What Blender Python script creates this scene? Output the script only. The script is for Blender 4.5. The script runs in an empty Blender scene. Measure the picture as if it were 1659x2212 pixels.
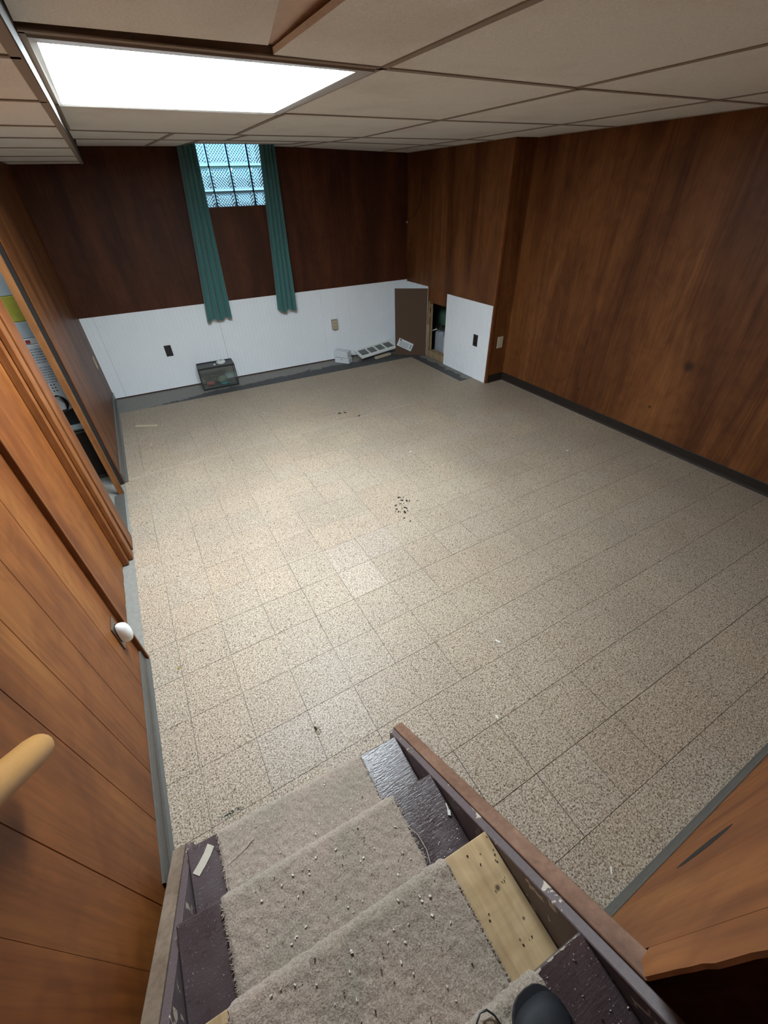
import bpy, bmesh, math, random
from mathutils import Vector, Matrix, noise as mnoise
import numpy as np
random.seed(7)
SC = bpy.context.scene
COL = SC.collection

# ------------------------------------------------------------------ camera
T = 0.2286                                   # floor tile, 9 inches
CAM = Vector((0.366917, -0.729108, 1.807656))
yaw, pitch, roll = 0.492046, 0.669291, -0.0368114
cy, sy, cp, sp = math.cos(yaw), math.sin(yaw), math.cos(pitch), math.sin(pitch)
fw = Vector((sy*cp, cy*cp, -sp)); rt = Vector((cy, -sy, 0)); up = rt.cross(fw)
cr, sr = math.cos(roll), math.sin(roll)
r2 = rt*cr + up*sr; u2 = up*cr - rt*sr
cam = bpy.data.cameras.new('camera'); camo = bpy.data.objects.new('camera', cam); COL.objects.link(camo)
camo.matrix_world = Matrix(((r2.x, u2.x, -fw.x, CAM.x), (r2.y, u2.y, -fw.y, CAM.y), (r2.z, u2.z, -fw.z, CAM.z), (0, 0, 0, 1)))
cam.sensor_fit = 'HORIZONTAL'; cam.sensor_width = 36.0; cam.lens = 885.34/1659*36.0
cam.clip_start = 0.02; cam.clip_end = 60
SC.camera = camo

# ------------------------------------------------------------------ light / exposure
LIGHT_STRENGTH = 51.0
WORLD_STRENGTH = 1.7
EXPOSURE = 0.0
w = bpy.data.worlds.new('world'); SC.world = w; w.use_nodes = True
nt = w.node_tree; nt.nodes.clear()
tc_ = nt.nodes.new('ShaderNodeTexCoord'); sx_ = nt.nodes.new('ShaderNodeSeparateXYZ'); wr_ = nt.nodes.new('ShaderNodeValToRGB')
nt.links.new(tc_.outputs['Generated'], sx_.inputs[0]); nt.links.new(sx_.outputs[2], wr_.inputs[0])
wr_.color_ramp.elements[0].position = 0.0; wr_.color_ramp.elements[0].color = (0.28, 0.60, 1.0, 1)
wr_.color_ramp.elements[1].position = 0.45; wr_.color_ramp.elements[1].color = (0.50, 0.80, 1.0, 1)
o_ = nt.nodes.new('ShaderNodeOutputWorld'); b_ = nt.nodes.new('ShaderNodeBackground')
b_.inputs[0].default_value = (0.36, 0.66, 1.0, 1); b_.inputs[1].default_value = WORLD_STRENGTH
nt.links.new(wr_.outputs[0], b_.inputs[0]); nt.links.new(b_.outputs[0], o_.inputs[0])
SC.view_settings.view_transform = 'Standard'; SC.view_settings.look = 'None'
SC.view_settings.gamma = 1.0; SC.view_settings.exposure = EXPOSURE; SC.view_settings.use_curve_mapping = False

# ------------------------------------------------------------------ materials
def newmat(name):
    m = bpy.data.materials.new(name); m.use_nodes = True
    n = m.node_tree; bs = n.nodes['Principled BSDF']
    return m, n, bs
def N(n, t, **k):
    x = n.nodes.new(t)
    for a, v in k.items():
        if hasattr(x, a): setattr(x, a, v)
        else: x.inputs[a].default_value = v
    return x
def ramp(n, stops):
    r = n.nodes.new('ShaderNodeValToRGB'); e = r.color_ramp.elements
    while len(e) < len(stops): e.new(0.5)
    for i, (p, c) in enumerate(stops):
        e[i].position = p; e[i].color = (*c, 1)
    return r
def coords(n, scale=(1, 1, 1), rot=(0, 0, 0)):
    g = n.nodes.new('ShaderNodeNewGeometry'); mp = n.nodes.new('ShaderNodeMapping')
    mp.inputs['Scale'].default_value = scale; mp.inputs['Rotation'].default_value = rot
    n.links.new(g.outputs['Position'], mp.inputs['Vector']); return mp.outputs[0]
def noise(n, vec, scale, detail=3, rough=0.5, dist=0.0):
    t = N(n, 'ShaderNodeTexNoise'); t.inputs['Scale'].default_value = scale; t.inputs['Detail'].default_value = detail
    t.inputs['Roughness'].default_value = rough; t.inputs['Distortion'].default_value = dist
    n.links.new(vec, t.inputs['Vector']); return t
def mixc(n, fac, a, b, mode='MIX'):
    m = n.nodes.new('ShaderNodeMix'); m.data_type = 'RGBA'; m.blend_type = mode
    for s, v in ((0, fac), (6, a), (7, b)):
        if hasattr(v, 'is_linked') or hasattr(v, 'links'): n.links.new(v, m.inputs[s])
        else: m.inputs[s].default_value = v if s == 0 else (*v, 1)
    return m.outputs[2]
def bump(n, bs, h, strength=0.3, dist=0.002):
    b = n.nodes.new('ShaderNodeBump'); b.inputs['Strength'].default_value = strength; b.inputs['Distance'].default_value = dist
    n.links.new(h, b.inputs['Height']); n.links.new(b.outputs[0], bs.inputs['Normal'])
def plain(name, col, rough=0.6, metal=0.0, var=0.12, scale=20, bmp=0.15, bd=0.001, spec=0.5):
    m, n, bs = newmat(name)
    v = coords(n); t = noise(n, v, scale, 4, 0.6)
    c = mixc(n, t.outputs[0], [x*(1-var) for x in col], [min(1, x*(1+var)) for x in col])
    n.links.new(c, bs.inputs['Base Color']); bs.inputs['Roughness'].default_value = rough; bs.inputs['Metallic'].default_value = metal
    bs.inputs['Specular IOR Level'].default_value = spec
    if bmp: bump(n, bs, t.outputs[0], bmp, bd)
    return m
def wood(name, dark, mid, light, rough=0.42, stretch=(3.2, 3.2, 0.42), grain=60, knots=(), darkness=None, spec=0.22):
    m, n, bs = newmat(name)
    v = coords(n, stretch)
    a = noise(n, v, 1.25, 3, 0.55, 0.8)
    r = ramp(n, [(0.30, dark), (0.5, mid), (0.72, light)]); n.links.new(a.outputs[0], r.inputs[0])
    g = noise(n, coords(n, (grain, grain, 2.2) if stretch[2] < stretch[0] else (grain, 2.2, grain)), 1.0, 4, 0.65, 0.3)
    gr = ramp(n, [(0.30, (0.72, 0.70, 0.68)), (0.60, (1, 1, 1))]); n.links.new(g.outputs[0], gr.inputs[0])
    c = mixc(n, 1.0, r.outputs[0], gr.outputs[0], 'MULTIPLY')
    f = noise(n, coords(n, (6, 6, 5)), 1.0, 2, 0.5, 1.5)     # broad cloudy figure of rotary-cut veneer
    fr = ramp(n, [(0.35, (0.86, 0.82, 0.80)), (0.6, (1.05, 1.05, 1.05))]); n.links.new(f.outputs[0], fr.inputs[0])
    c = mixc(n, 1.0, c, fr.outputs[0], 'MULTIPLY')
    for (kx, ky, kz, kr) in knots:
        g_ = n.nodes.new('ShaderNodeNewGeometry'); d = n.nodes.new('ShaderNodeVectorMath'); d.operation = 'DISTANCE'
        n.links.new(g_.outputs['Position'], d.inputs[0]); d.inputs[1].default_value = (kx, ky, kz)
        mr = N(n, 'ShaderNodeMapRange'); mr.inputs[1].default_value = kr*0.35; mr.inputs[2].default_value = kr
        mr.inputs[3].default_value = 0.82; mr.inputs[4].default_value = 0.0
        n.links.new(d.outputs['Value'], mr.inputs[0])
        c = mixc(n, mr.outputs[0], c, (0.02, 0.010, 0.006))
    n.links.new(c, bs.inputs['Base Color']); bs.inputs['Roughness'].default_value = rough
    bs.inputs['Specular IOR Level'].default_value = spec
    bump(n, bs, g.outputs[0], 0.08, 0.001)
    return m

M = {}
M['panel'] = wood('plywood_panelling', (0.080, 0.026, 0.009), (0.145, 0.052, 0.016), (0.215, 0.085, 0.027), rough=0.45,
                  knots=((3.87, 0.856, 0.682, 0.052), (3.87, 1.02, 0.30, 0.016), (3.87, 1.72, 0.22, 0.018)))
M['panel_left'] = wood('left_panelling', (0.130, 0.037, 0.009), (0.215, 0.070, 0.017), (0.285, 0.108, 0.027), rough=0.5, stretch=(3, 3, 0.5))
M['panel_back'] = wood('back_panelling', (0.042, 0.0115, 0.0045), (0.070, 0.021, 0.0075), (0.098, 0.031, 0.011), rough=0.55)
M['casing'] = wood('casing_wood', (0.11, 0.035, 0.011), (0.17, 0.058, 0.018), (0.23, 0.088, 0.028), rough=0.4)
M['jamb'] = wood('jamb_wood', (0.14, 0.054, 0.018), (0.19, 0.078, 0.026), (0.24, 0.10, 0.035), rough=0.5)
M['pine'] = wood('pine_tread', (0.38, 0.265, 0.140), (0.50, 0.365, 0.205), (0.58, 0.440, 0.265), rough=0.7, stretch=(0.9, 9, 9), grain=40,
                 knots=((0.655, -0.665, 0.57, 0.008), (0.66, -0.60, 0.57, 0.003), (0.67, -0.73, 0.57, 0.004), (0.64, -0.75, 0.57, 0.003)))
M['stud'] = wood('stud_wood', (0.27, 0.19, 0.11), (0.36, 0.27, 0.16), (0.42, 0.33, 0.20), rough=0.7)
M['rail'] = plain('rail_wood', (0.42, 0.215, 0.062), 0.45, var=0.12, scale=140, bmp=0.05)
M['trim_cap'] = wood('cap_trim', (0.165, 0.088, 0.058), (0.215, 0.120, 0.080), (0.26, 0.15, 0.10), rough=0.6, stretch=(8, 1.2, 1.2))
M['cap_grey'] = wood('left_cap_trim', (0.17, 0.125, 0.09), (0.21, 0.16, 0.12), (0.25, 0.195, 0.15), rough=0.6, stretch=(8, 1.2, 1.2))
M['white'] = plain('white_beadboard', (0.80, 0.85, 0.90), 0.5, var=0.03, scale=6, bmp=0.0)
M['white_dirty'] = plain('white_plastic', (0.70, 0.72, 0.72), 0.45, var=0.05, scale=30, bmp=0)
M['brownback'] = plain('hardboard_back', (0.078, 0.045, 0.025), 0.75, var=0.12, scale=50, bmp=0.2)
M['vinyl'] = plain('dark_vinyl_base', (0.020, 0.014, 0.011), 0.6, var=0.2, scale=14, bmp=0, spec=0.25)
M['vinyl_grey'] = plain('grey_vinyl_base', (0.082, 0.078, 0.072), 0.34, var=0.25, scale=25, bmp=0)
M['black'] = plain('black_plastic', (0.012, 0.012, 0.014), 0.4, bmp=0)
M['black_rubber'] = plain('black_rubber', (0.007, 0.009, 0.015), 0.55, var=0.3, scale=90, bmp=0.3)
M['shoe'] = plain('shoe_leather', (0.008, 0.010, 0.014), 0.62, var=0.5, scale=60, bmp=0.4, spec=0.3)
M['shoe_grey'] = plain('shoe_tongue', (0.11, 0.11, 0.10), 0.9, var=0.3, scale=300, bmp=0.5)
M['beige'] = plain('beige_plastic', (0.46, 0.40, 0.29), 0.45, var=0.04, bmp=0)
M['beige_dark'] = plain('aged_beige_plastic', (0.34, 0.30, 0.22), 0.5, var=0.06, bmp=0)
M['chrome'] = plain('metal', (0.6, 0.6, 0.6), 0.3, 1.0, bmp=0)
M['rust'] = plain('exposed_brown', (0.16, 0.06, 0.02), 0.7, bmp=0)
M['tbar'] = plain('ceiling_grid_paint', (0.27, 0.215, 0.17), 0.75, var=0.08, scale=8, bmp=0)
M['tbar_shaded'] = plain('soffit_edge_shade', (0.065, 0.050, 0.040), 0.8, var=0.1, bmp=0)  # grid paint darkened to stand in for shade on the soffit strip
M['joistwood'] = plain('runner_wood', (0.62, 0.47, 0.38), 0.9, var=0.15)
M['dark'] = plain('dark_cavity', (0.008, 0.007, 0.006), 0.9, bmp=0)
M['deck'] = plain('joist_deck', (0.10, 0.07, 0.05), 0.9, bmp=0)
M['green'] = plain('green_masonry', (0.10, 0.20, 0.14), 0.8, var=0.4, scale=8)
M['concrete_wall'] = plain('outer_masonry', (0.30, 0.29, 0.27), 0.9, var=0.2, scale=9)
M['tankgrey'] = plain('grey_vinyl_bag', (0.26, 0.29, 0.34), 0.35, var=0.25, scale=30, bmp=0.5, bd=0.004)
M['pinkpipe'] = plain('pale_pink_duct', (0.52, 0.47, 0.49), 0.5, var=0.08)
M['tape'] = plain('paper_tape', (0.50, 0.45, 0.38), 0.8, var=0.1, scale=80)
M['scrap'] = plain('scrap_wood', (0.50, 0.43, 0.30), 0.8, var=0.15, scale=40)
M['soil'] = plain('dark_crumb', (0.012, 0.009, 0.007), 0.9)
M['crumb'] = plain('pale_crumb', (0.72, 0.70, 0.64), 0.8)
M['paper'] = plain('white_paper', (0.62, 0.66, 0.70), 0.6, var=0.03, bmp=0)
M['ink'] = plain('grey_ink', (0.20, 0.25, 0.30), 0.6, bmp=0)
M['ink_dark'] = plain('dark_ink', (0.03, 0.03, 0.06), 0.6, bmp=0)
M['yellow'] = plain('lime_yellow_pack', (0.42, 0.40, 0.06), 0.5, var=0.35, scale=30)
M['paleblue'] = plain('pale_blue_carton', (0.42, 0.50, 0.55), 0.6, var=0.05)
M['red'] = plain('red_print', (0.35, 0.04, 0.03), 0.6)
M['redrock'] = plain('red_gravel', (0.30, 0.06, 0.05), 0.8, var=0.4, scale=60)
M['teal'] = plain('teal_gravel', (0.04, 0.20, 0.19), 0.8, var=0.4, scale=60)
M['rock'] = plain('greenish_rock', (0.15, 0.19, 0.13), 0.8, var=0.5, scale=30)
M['mesh'] = plain('grey_lid', (0.035, 0.038, 0.038), 0.45, var=0.2, scale=50, bmp=0)
M['stainmat'] = plain('brown_stain', (0.17, 0.13, 0.07), 0.8); M['smudgemat'] = plain('grey_smudge', (0.15, 0.15, 0.12), 0.8)
M['pebble'] = plain('olive_leaf', (0.22, 0.18, 0.05), 0.8)

def m_floor_tile():
    m, n, bs = newmat('speckled_vinyl_tile')
    v = coords(n)
    a = noise(n, v, 185, 3, 0.6, 0.6)
    r = ramp(n, [(0.36, (0.078, 0.054, 0.040)), (0.44, (0.218, 0.165, 0.122)), (0.50, (0.360, 0.296, 0.232)), (0.64, (0.490, 0.428, 0.352))])
    n.links.new(a.outputs[0], r.inputs[0])
    b = noise(n, coords(n, (1, 1, 1), (0, 0, 0.7)), 60, 2, 0.5, 0.3)
    br = ramp(n, [(0.30, (0.62, 0.56, 0.50)), (0.42, (1, 1, 1)), (0.60, (1, 1, 1)), (0.72, (0.86, 0.80, 0.72))]); n.links.new(b.outputs[0], br.inputs[0])
    c = mixc(n, 1.0, r.outputs[0], br.outputs[0], 'MULTIPLY')
    oi = n.nodes.new('ShaderNodeAttribute'); oi.attribute_type = 'OBJECT'; oi.attribute_name = 'tone'
    c = mixc(n, 1.0, c, oi.outputs['Color'], 'MULTIPLY')
    big = noise(n, v, 1.1, 3, 0.6); bgr = ramp(n, [(0.3, (0.88, 0.86, 0.85)), (0.65, (1.04, 1.03, 1.0))]); n.links.new(big.outputs[0], bgr.inputs[0])
    c = mixc(n, 1.0, c, bgr.outputs[0], 'MULTIPLY')
    # pale scuffed line dragged across the tiles
    g = n.nodes.new('ShaderNodeNewGeometry'); s = n.nodes.new('ShaderNodeSeparateXYZ'); n.links.new(g.outputs['Position'], s.inputs[0])
    wv = noise(n, coords(n, (1.2, 0.0, 0.0)), 1.0, 2); m1 = n.nodes.new('ShaderNodeMath'); m1.operation = 'MULTIPLY_ADD'; n.links.new(wv.outputs[0], m1.inputs[0]); m1.inputs[1].default_value = 0.10; n.links.new(s.outputs[1], m1.inputs[2])
    m2 = n.nodes.new('ShaderNodeMath'); m2.operation = 'SUBTRACT'; n.links.new(m1.outputs[0], m2.inputs[0]); m2.inputs[1].default_value = 2.80
    m3 = n.nodes.new('ShaderNodeMath'); m3.operation = 'ABSOLUTE'; n.links.new(m2.outputs[0], m3.inputs[0])
    m4 = N(n, 'ShaderNodeMapRange'); m4.inputs[1].default_value = 0.004; m4.inputs[2].default_value = 0.022; m4.inputs[3].default_value = 0.09; m4.inputs[4].default_value = 0.0; n.links.new(m3.outputs[0], m4.inputs[0])
    m5 = N(n, 'ShaderNodeMapRange'); m5.inputs[1].default_value = 2.6; m5.inputs[2].default_value = 3.1; m5.inputs[3].default_value = 1.0; m5.inputs[4].default_value = 0.0; n.links.new(s.outputs[0], m5.inputs[0])
    m6 = n.nodes.new('ShaderNodeMath'); m6.operation = 'MULTIPLY'; n.links.new(m4.outputs[0], m6.inputs[0]); n.links.new(m5.outputs[0], m6.inputs[1])
    c = mixc(n, m6.outputs[0], c, (0.62, 0.58, 0.50))
    n.links.new(c, bs.inputs['Base Color'])
    rr = ramp(n, [(0.3, (0.48,)*3), (0.7, (0.64,)*3)]); n.links.new(big.outputs[0], rr.inputs[0]); n.links.new(rr.outputs[0], bs.inputs['Roughness']); bs.inputs['Specular IOR Level'].default_value = 0.32
    bump(n, bs, a.outputs[0], 0.12, 0.0006)
    return m
M['tile'] = m_floor_tile()
def m_slab():
    m, n, bs = newmat('concrete_with_mastic')
    v = coords(n); a = noise(n, v, 5.5, 5, 0.65, 0.8)
    f = noise(n, v, 40, 4, 0.6)
    conc = mixc(n, f.outputs[0], (0.145, 0.140, 0.128), (0.25, 0.243, 0.222))
    # black adhesive left where tiles were lifted: strongest next to the remaining tiles
    g = n.nodes.new('ShaderNodeNewGeometry'); s = n.nodes.new('ShaderNodeSeparateXYZ'); n.links.new(g.outputs['Position'], s.inputs[0])
    my = N(n, 'ShaderNodeMapRange'); my.inputs[1].default_value = 4.24; my.inputs[2].default_value = 4.42; my.inputs[3].default_value = 0.36; my.inputs[4].default_value = -0.25
    n.links.new(s.outputs[1], my.inputs[0])
    mx = N(n, 'ShaderNodeMapRange'); mx.inputs[1].default_value = 3.48; mx.inputs[2].default_value = 3.60; mx.inputs[3].default_value = 0.0; mx.inputs[4].default_value = -0.5
    n.links.new(s.outputs[0], mx.inputs[0])
    ml = N(n, 'ShaderNodeMapRange'); ml.inputs[1].default_value = -0.16; ml.inputs[2].default_value = 0.9; ml.inputs[3].default_value = -0.55; ml.inputs[4].default_value = 0.0
    n.links.new(s.outputs[0], ml.inputs[0])
    ad = n.nodes.new('ShaderNodeMath'); ad.operation = 'ADD'; n.links.new(my.outputs[0], ad.inputs[0]); n.links.new(a.outputs[0], ad.inputs[1])
    ad2 = n.nodes.new('ShaderNodeMath'); ad2.operation = 'ADD'; n.links.new(ad.outputs[0], ad2.inputs[0]); n.links.new(mx.outputs[0], ad2.inputs[1])
    ad3 = n.nodes.new('ShaderNodeMath'); ad3.operation = 'ADD'; n.links.new(ad2.outputs[0], ad3.inputs[0]); n.links.new(ml.outputs[0], ad3.inputs[1])
    mr = ramp(n, [(0.50, (0, 0, 0)), (0.62, (1, 1, 1))]); n.links.new(ad3.outputs[0], mr.inputs[0])
    mastic = mixc(n, f.outputs[0], (0.022, 0.022, 0.026), (0.09, 0.09, 0.095))
    c = mixc(n, mr.outputs[0], conc, mastic)
    n.links.new(c, bs.inputs['Base Color']); bs.inputs['Roughness'].default_value = 0.7
    bump(n, bs, a.outputs[0], 0.4, 0.004); return m
M['slab'] = m_slab()
def m_ceiling():
    m, n, bs = newmat('textured_ceiling_tile')
    v = coords(n); a = noise(n, v, 170, 4, 0.7); b = noise(n, v, 2.2, 4, 0.6, 0.2)
    c = mixc(n, a.outputs[0], (0.52, 0.495, 0.45), (0.98, 0.955, 0.90))
    br = ramp(n, [(0.30, (0.90, 0.87, 0.85)), (0.5, (1, 1, 1))]); n.links.new(b.outputs[0], br.inputs[0])
    c = mixc(n, 1.0, c, br.outputs[0], 'MULTIPLY')
    n.links.new(c, bs.inputs['Base Color']); bs.inputs['Roughness'].default_value = 0.95
    bump(n, bs, a.outputs[0], 0.6, 0.002); return m
M['ctile'] = m_ceiling()
def m_paint():
    m, n, bs = newmat('glossy_plum_paint')
    v = coords(n, (3.0, 14, 14)); a = noise(n, v, 14, 4, 0.65, 0.3)        # brush marks
    s = noise(n, coords(n), 260, 3, 0.6); sp_ = ramp(n, [(0.66, (0, 0, 0)), (0.70, (1, 1, 1))]); n.links.new(s.outputs[0], sp_.inputs[0])
    d = noise(n, coords(n), 9, 4, 0.6)
    c = mixc(n, d.outputs[0], (0.034, 0.021, 0.026), (0.082, 0.058, 0.062))
    c = mixc(n, sp_.outputs[0], c, (0.34, 0.32, 0.30))
    n.links.new(c, bs.inputs['Base Color'])
    rr = ramp(n, [(0.35, (0.20,)*3), (0.65, (0.36,)*3)]); n.links.new(d.outputs[0], rr.inputs[0]); n.links.new(rr.outputs[0], bs.inputs['Roughness'])
    bump(n, bs, a.outputs[0], 0.6, 0.0032)
    bb_ = [x for x in n.nodes if x.type == 'BUMP'][0]; gg = n.nodes.new('ShaderNodeNewGeometry'); ss = n.nodes.new('ShaderNodeSeparateXYZ'); n.links.new(gg.outputs['Position'], ss.inputs[0])
    mm = N(n, 'ShaderNodeMapRange'); mm.inputs[1].default_value = 0.3; mm.inputs[2].default_value = 0.55; mm.inputs[3].default_value = 0.18; mm.inputs[4].default_value = 0.36
    n.links.new(ss.outputs[0], mm.inputs[0]); n.links.new(mm.outputs[0], bb_.inputs['Strength'])      # thick brushed paint on the bare right ends
    bs.inputs['Specular IOR Level'].default_value = 0.8; return m
M['paint'] = m_paint()
def m_scuffpaint():
    m, n, bs = newmat('scuffed_plum_paint')
    a = noise(n, coords(n, (1, 1, 1)), 26, 4, 0.6, 0.5); r = ramp(n, [(0.62, (0, 0, 0)), (0.645, (1, 1, 1))]); n.links.new(a.outputs[0], r.inputs[0])
    f = noise(n, coords(n), 140, 2)
    c = mixc(n, f.outputs[0], (0.065, 0.045, 0.050), (0.125, 0.092, 0.095))
    c = mixc(n, r.outputs[0], c, (0.44, 0.38, 0.31))
    n.links.new(c, bs.inputs['Base Color']); bs.inputs['Roughness'].default_value = 0.5
    bump(n, bs, f.outputs[0], 0.2, 0.001); return m
M['scuff'] = m_scuffpaint()
def m_carpet():
    m, n, bs = newmat('worn_beige_carpet')
    v = coords(n); a = noise(n, v, 240, 3, 0.7, 0.5); b = noise(n, v, 5.5, 4, 0.6, 0.5)
    r = ramp(n, [(0.32, (0.200, 0.157, 0.125)), (0.5, (0.355, 0.293, 0.240)), (0.68, (0.47, 0.398, 0.332))]); n.links.new(a.outputs[0], r.inputs[0])
    br = ramp(n, [(0.34, (0.86, 0.89, 0.86)), (0.6, (1.05, 1.0, 0.99))]); n.links.new(b.outputs[0], br.inputs[0])
    c = mixc(n, 1.0, r.outputs[0], br.outputs[0], 'MULTIPLY')
    n.links.new(c, bs.inputs['Base Color']); bs.inputs['Roughness'].default_value = 1.0
    bs.inputs['Specular IOR Level'].default_value = 0.1
    bs.inputs['Sheen Weight'].default_value = 0.35; bs.inputs['Sheen Roughness'].default_value = 0.6
    bump(n, bs, a.outputs[0], 0.9, 0.004); return m
M['carpet'] = m_carpet()
def m_curtain():
    m, n, bs = newmat('teal_curtain_fabric')
    a = noise(n, coords(n), 500, 2, 0.5); c = mixc(n, a.outputs[0], (0.028, 0.120, 0.118), (0.050, 0.185, 0.178))
    n.links.new(c, bs.inputs['Base Color']); bs.inputs['Roughness'].default_value = 0.85
    bs.inputs['Sheen Weight'].default_value = 0.3
    bump(n, bs, a.outputs[0], 0.3, 0.001); return m
M['curtain'] = m_curtain()
def m_glass(name, col=(0.9, 0.95, 0.97), rough=0.02, ior=1.45):
    m, n, bs = newmat(name)
    bs.inputs['Base Color'].default_value = (*col, 1); bs.inputs['Transmission Weight'].default_value = 1.0
    bs.inputs['Roughness'].default_value = rough; bs.inputs['IOR'].default_value = ior; return m
M['glassblock'] = m_glass('pressed_glass', (0.86, 0.95, 1.0), 0.0)
def m_pane(name, tint, op):
    m, n, bs = newmat(name); n.nodes.remove(bs)
    out = [x for x in n.nodes if x.type == 'OUTPUT_MATERIAL'][0]
    t = N(n, 'ShaderNodeBsdfTransparent'); t.inputs[0].default_value = (*tint, 1)
    g = N(n, 'ShaderNodeBsdfGlossy'); g.inputs['Roughness'].default_value = 0.05
    d = N(n, 'ShaderNodeBsdfDiffuse'); d.inputs[0].default_value = (0.45, 0.47, 0.47, 1)
    x1 = N(n, 'ShaderNodeMixShader'); x1.inputs[0].default_value = op; n.links.new(t.outputs[0], x1.inputs[1]); n.links.new(d.outputs[0], x1.inputs[2])
    x2 = N(n, 'ShaderNodeMixShader'); x2.inputs[0].default_value = 0.06; n.links.new(x1.outputs[0], x2.inputs[1]); n.links.new(g.outputs[0], x2.inputs[2])
    n.links.new(x2.outputs[0], out.inputs[0]); return m
M['pane'] = m_pane('clear_pane', (0.90, 0.93, 0.92), 0.025)
M['pane_dusty'] = m_pane('dusty_pane', (0.55, 0.57, 0.56), 0.20)
def m_emit(name, col, s):
    m, n, bs = newmat(name)
    bs.inputs['Base Color'].default_value = (0.9, 0.9, 0.9, 1)
    bs.inputs['Emission Color'].default_value = (*col, 1); bs.inputs['Emission Strength'].default_value = s; return m
M['diffuser'] = m_emit('lit_diffuser', (0.84, 0.95, 1.0), LIGHT_STRENGTH)

# ------------------------------------------------------------------ mesh helpers
class MB:
    def __init__(s): s.v = []; s.f = []; s.smooth = False
    def poly(s, pts):
        b = len(s.v); s.v += [tuple(p) for p in pts]; s.f.append(tuple(range(b, b+len(pts)))); return s
    def prism(s, bottom, top):
        """bottom, top: equal loops, bottom counter-clockwise seen from the top side"""
        n = len(bottom); b = len(s.v); s.v += [tuple(p) for p in bottom] + [tuple(p) for p in top]
        s.f.append(tuple(range(b+n-1, b-1, -1))); s.f.append(tuple(range(b+n, b+2*n)))
        for i in range(n): j = (i+1) % n; s.f.append((b+i, b+j, b+n+j, b+n+i))
        return s
    def box(s, x0, x1, y0, y1, z0, z1):
        return s.prism([(x0, y0, z0), (x1, y0, z0), (x1, y1, z0), (x0, y1, z0)], [(x0, y0, z1), (x1, y0, z1), (x1, y1, z1), (x0, y1, z1)])
    def obox(s, c, ax, ay, az):
        """box centre c with half-axis vectors"""
        c, ax, ay, az = map(Vector, (c, ax, ay, az))
        return s.prism([c-ax-ay-az, c+ax-ay-az, c+ax+ay-az, c-ax+ay-az], [c-ax-ay+az, c+ax-ay+az, c+ax+ay+az, c-ax+ay+az])
    def beam(s, p, q, wv, hv):
        """box from p to q with half width vector wv and half height vector hv"""
        p, q, wv, hv = map(Vector, (p, q, wv, hv))
        return s.prism([p-wv-hv, q-wv-hv, q+wv-hv, p+wv-hv], [p-wv+hv, q-wv+hv, q+wv+hv, p+wv+hv])
    def tube(s, pts, r, seg=8, cap=True):
        pts = [Vector(p) for p in pts]; n = len(pts); rr = r if isinstance(r, (list, tuple)) else [r]*n
        b0 = len(s.v); nrm = None
        for i, p in enumerate(pts):
            d = (pts[min(i+1, n-1)] - pts[max(i-1, 0)]).normalized()
            if nrm is None: nrm = d.orthogonal().normalized()
            nrm = (nrm - d*nrm.dot(d)).normalized(); bn = d.cross(nrm)
            for k in range(seg):
                a = 2*math.pi*k/seg; s.v.append(tuple(p + nrm*math.cos(a)*rr[i] + bn*math.sin(a)*rr[i]))
        for i in range(n-1):
            for k in range(seg):
                j = (k+1) % seg; a = b0+i*seg; s.f.append((a+k, a+j, a+seg+j, a+seg+k))
        if cap:
            s.f.append(tuple(b0+k for k in range(seg-1, -1, -1))); s.f.append(tuple(b0+(n-1)*seg+k for k in range(seg)))
        return s
    def lathe(s, c, prof, seg=20, axis='z', sx=1, sy_=1):
        """prof: (radius, height) list"""
        b0 = len(s.v); c = Vector(c)
        for r, h in prof:
            for k in range(seg):
                a = 2*math.pi*k/seg; x, y = r*math.cos(a)*sx, r*math.sin(a)*sy_
                p = {'z': (x, y, h), 'y': (x, h, y), 'x': (h, x, y)}[axis]; s.v.append(tuple(c+Vector(p)))
        for i in range(len(prof)-1):
            for k in range(seg):
                j = (k+1) % seg; a = b0+i*seg; s.f.append((a+k, a+j, a+seg+j, a+seg+k))
        s.f.append(tuple(b0+k for k in range(seg-1, -1, -1))); s.f.append(tuple(b0+(len(prof)-1)*seg+k for k in range(seg)))
        return s
def base(o):
    return Vector(o['_b']) if o is not None and '_b' in o else Vector((0, 0, 0))
def build(name, mb, mat, parent=None, loc=None, smooth=False, bevel=0, kind=None, label=None):
    """mesh vertices are given in world metres; the object gets its origin at loc (things) or shares its thing's origin (parts)"""
    B = base(parent) if parent is not None else Vector(loc or (0, 0, 0))
    me = bpy.data.meshes.new(name)
    me.from_pydata([(p[0]-B.x, p[1]-B.y, p[2]-B.z) for p in mb.v], [], mb.f)
    bm = bmesh.new(); bm.from_mesh(me); bmesh.ops.recalc_face_normals(bm, faces=bm.faces)
    if bevel: bmesh.ops.bevel(bm, geom=bm.edges[:], offset=bevel, segments=1, affect='EDGES')
    bm.to_mesh(me); bm.free()
    if smooth:
        me.shade_smooth(); me.set_sharp_from_angle(angle=math.radians(42))
    for m_ in (mat if isinstance(mat, (list, tuple)) else [mat]): me.materials.append(M[m_] if isinstance(m_, str) else m_)
    o = bpy.data.objects.new(name, me); COL.objects.link(o)
    if parent is not None: o.parent = parent; o['_b'] = tuple(B)
    else: o.location = B; o['_b'] = tuple(B)
    if kind: o['kind'] = kind
    if label: o['label'] = label
    return o
def thing(name, loc, label, cat, group=None):
    o = bpy.data.objects.new(name, None); COL.objects.link(o); o.location = loc; o.empty_display_size = 0.05
    o['_b'] = tuple(loc); o['label'] = label; o['category'] = cat
    if group: o['group'] = group
    return o
def tag(o, label, cat, group=None, kind=None):
    o['label'] = label; o['category'] = cat
    if group: o['group'] = group
    if kind: o['kind'] = kind
    return o
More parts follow.
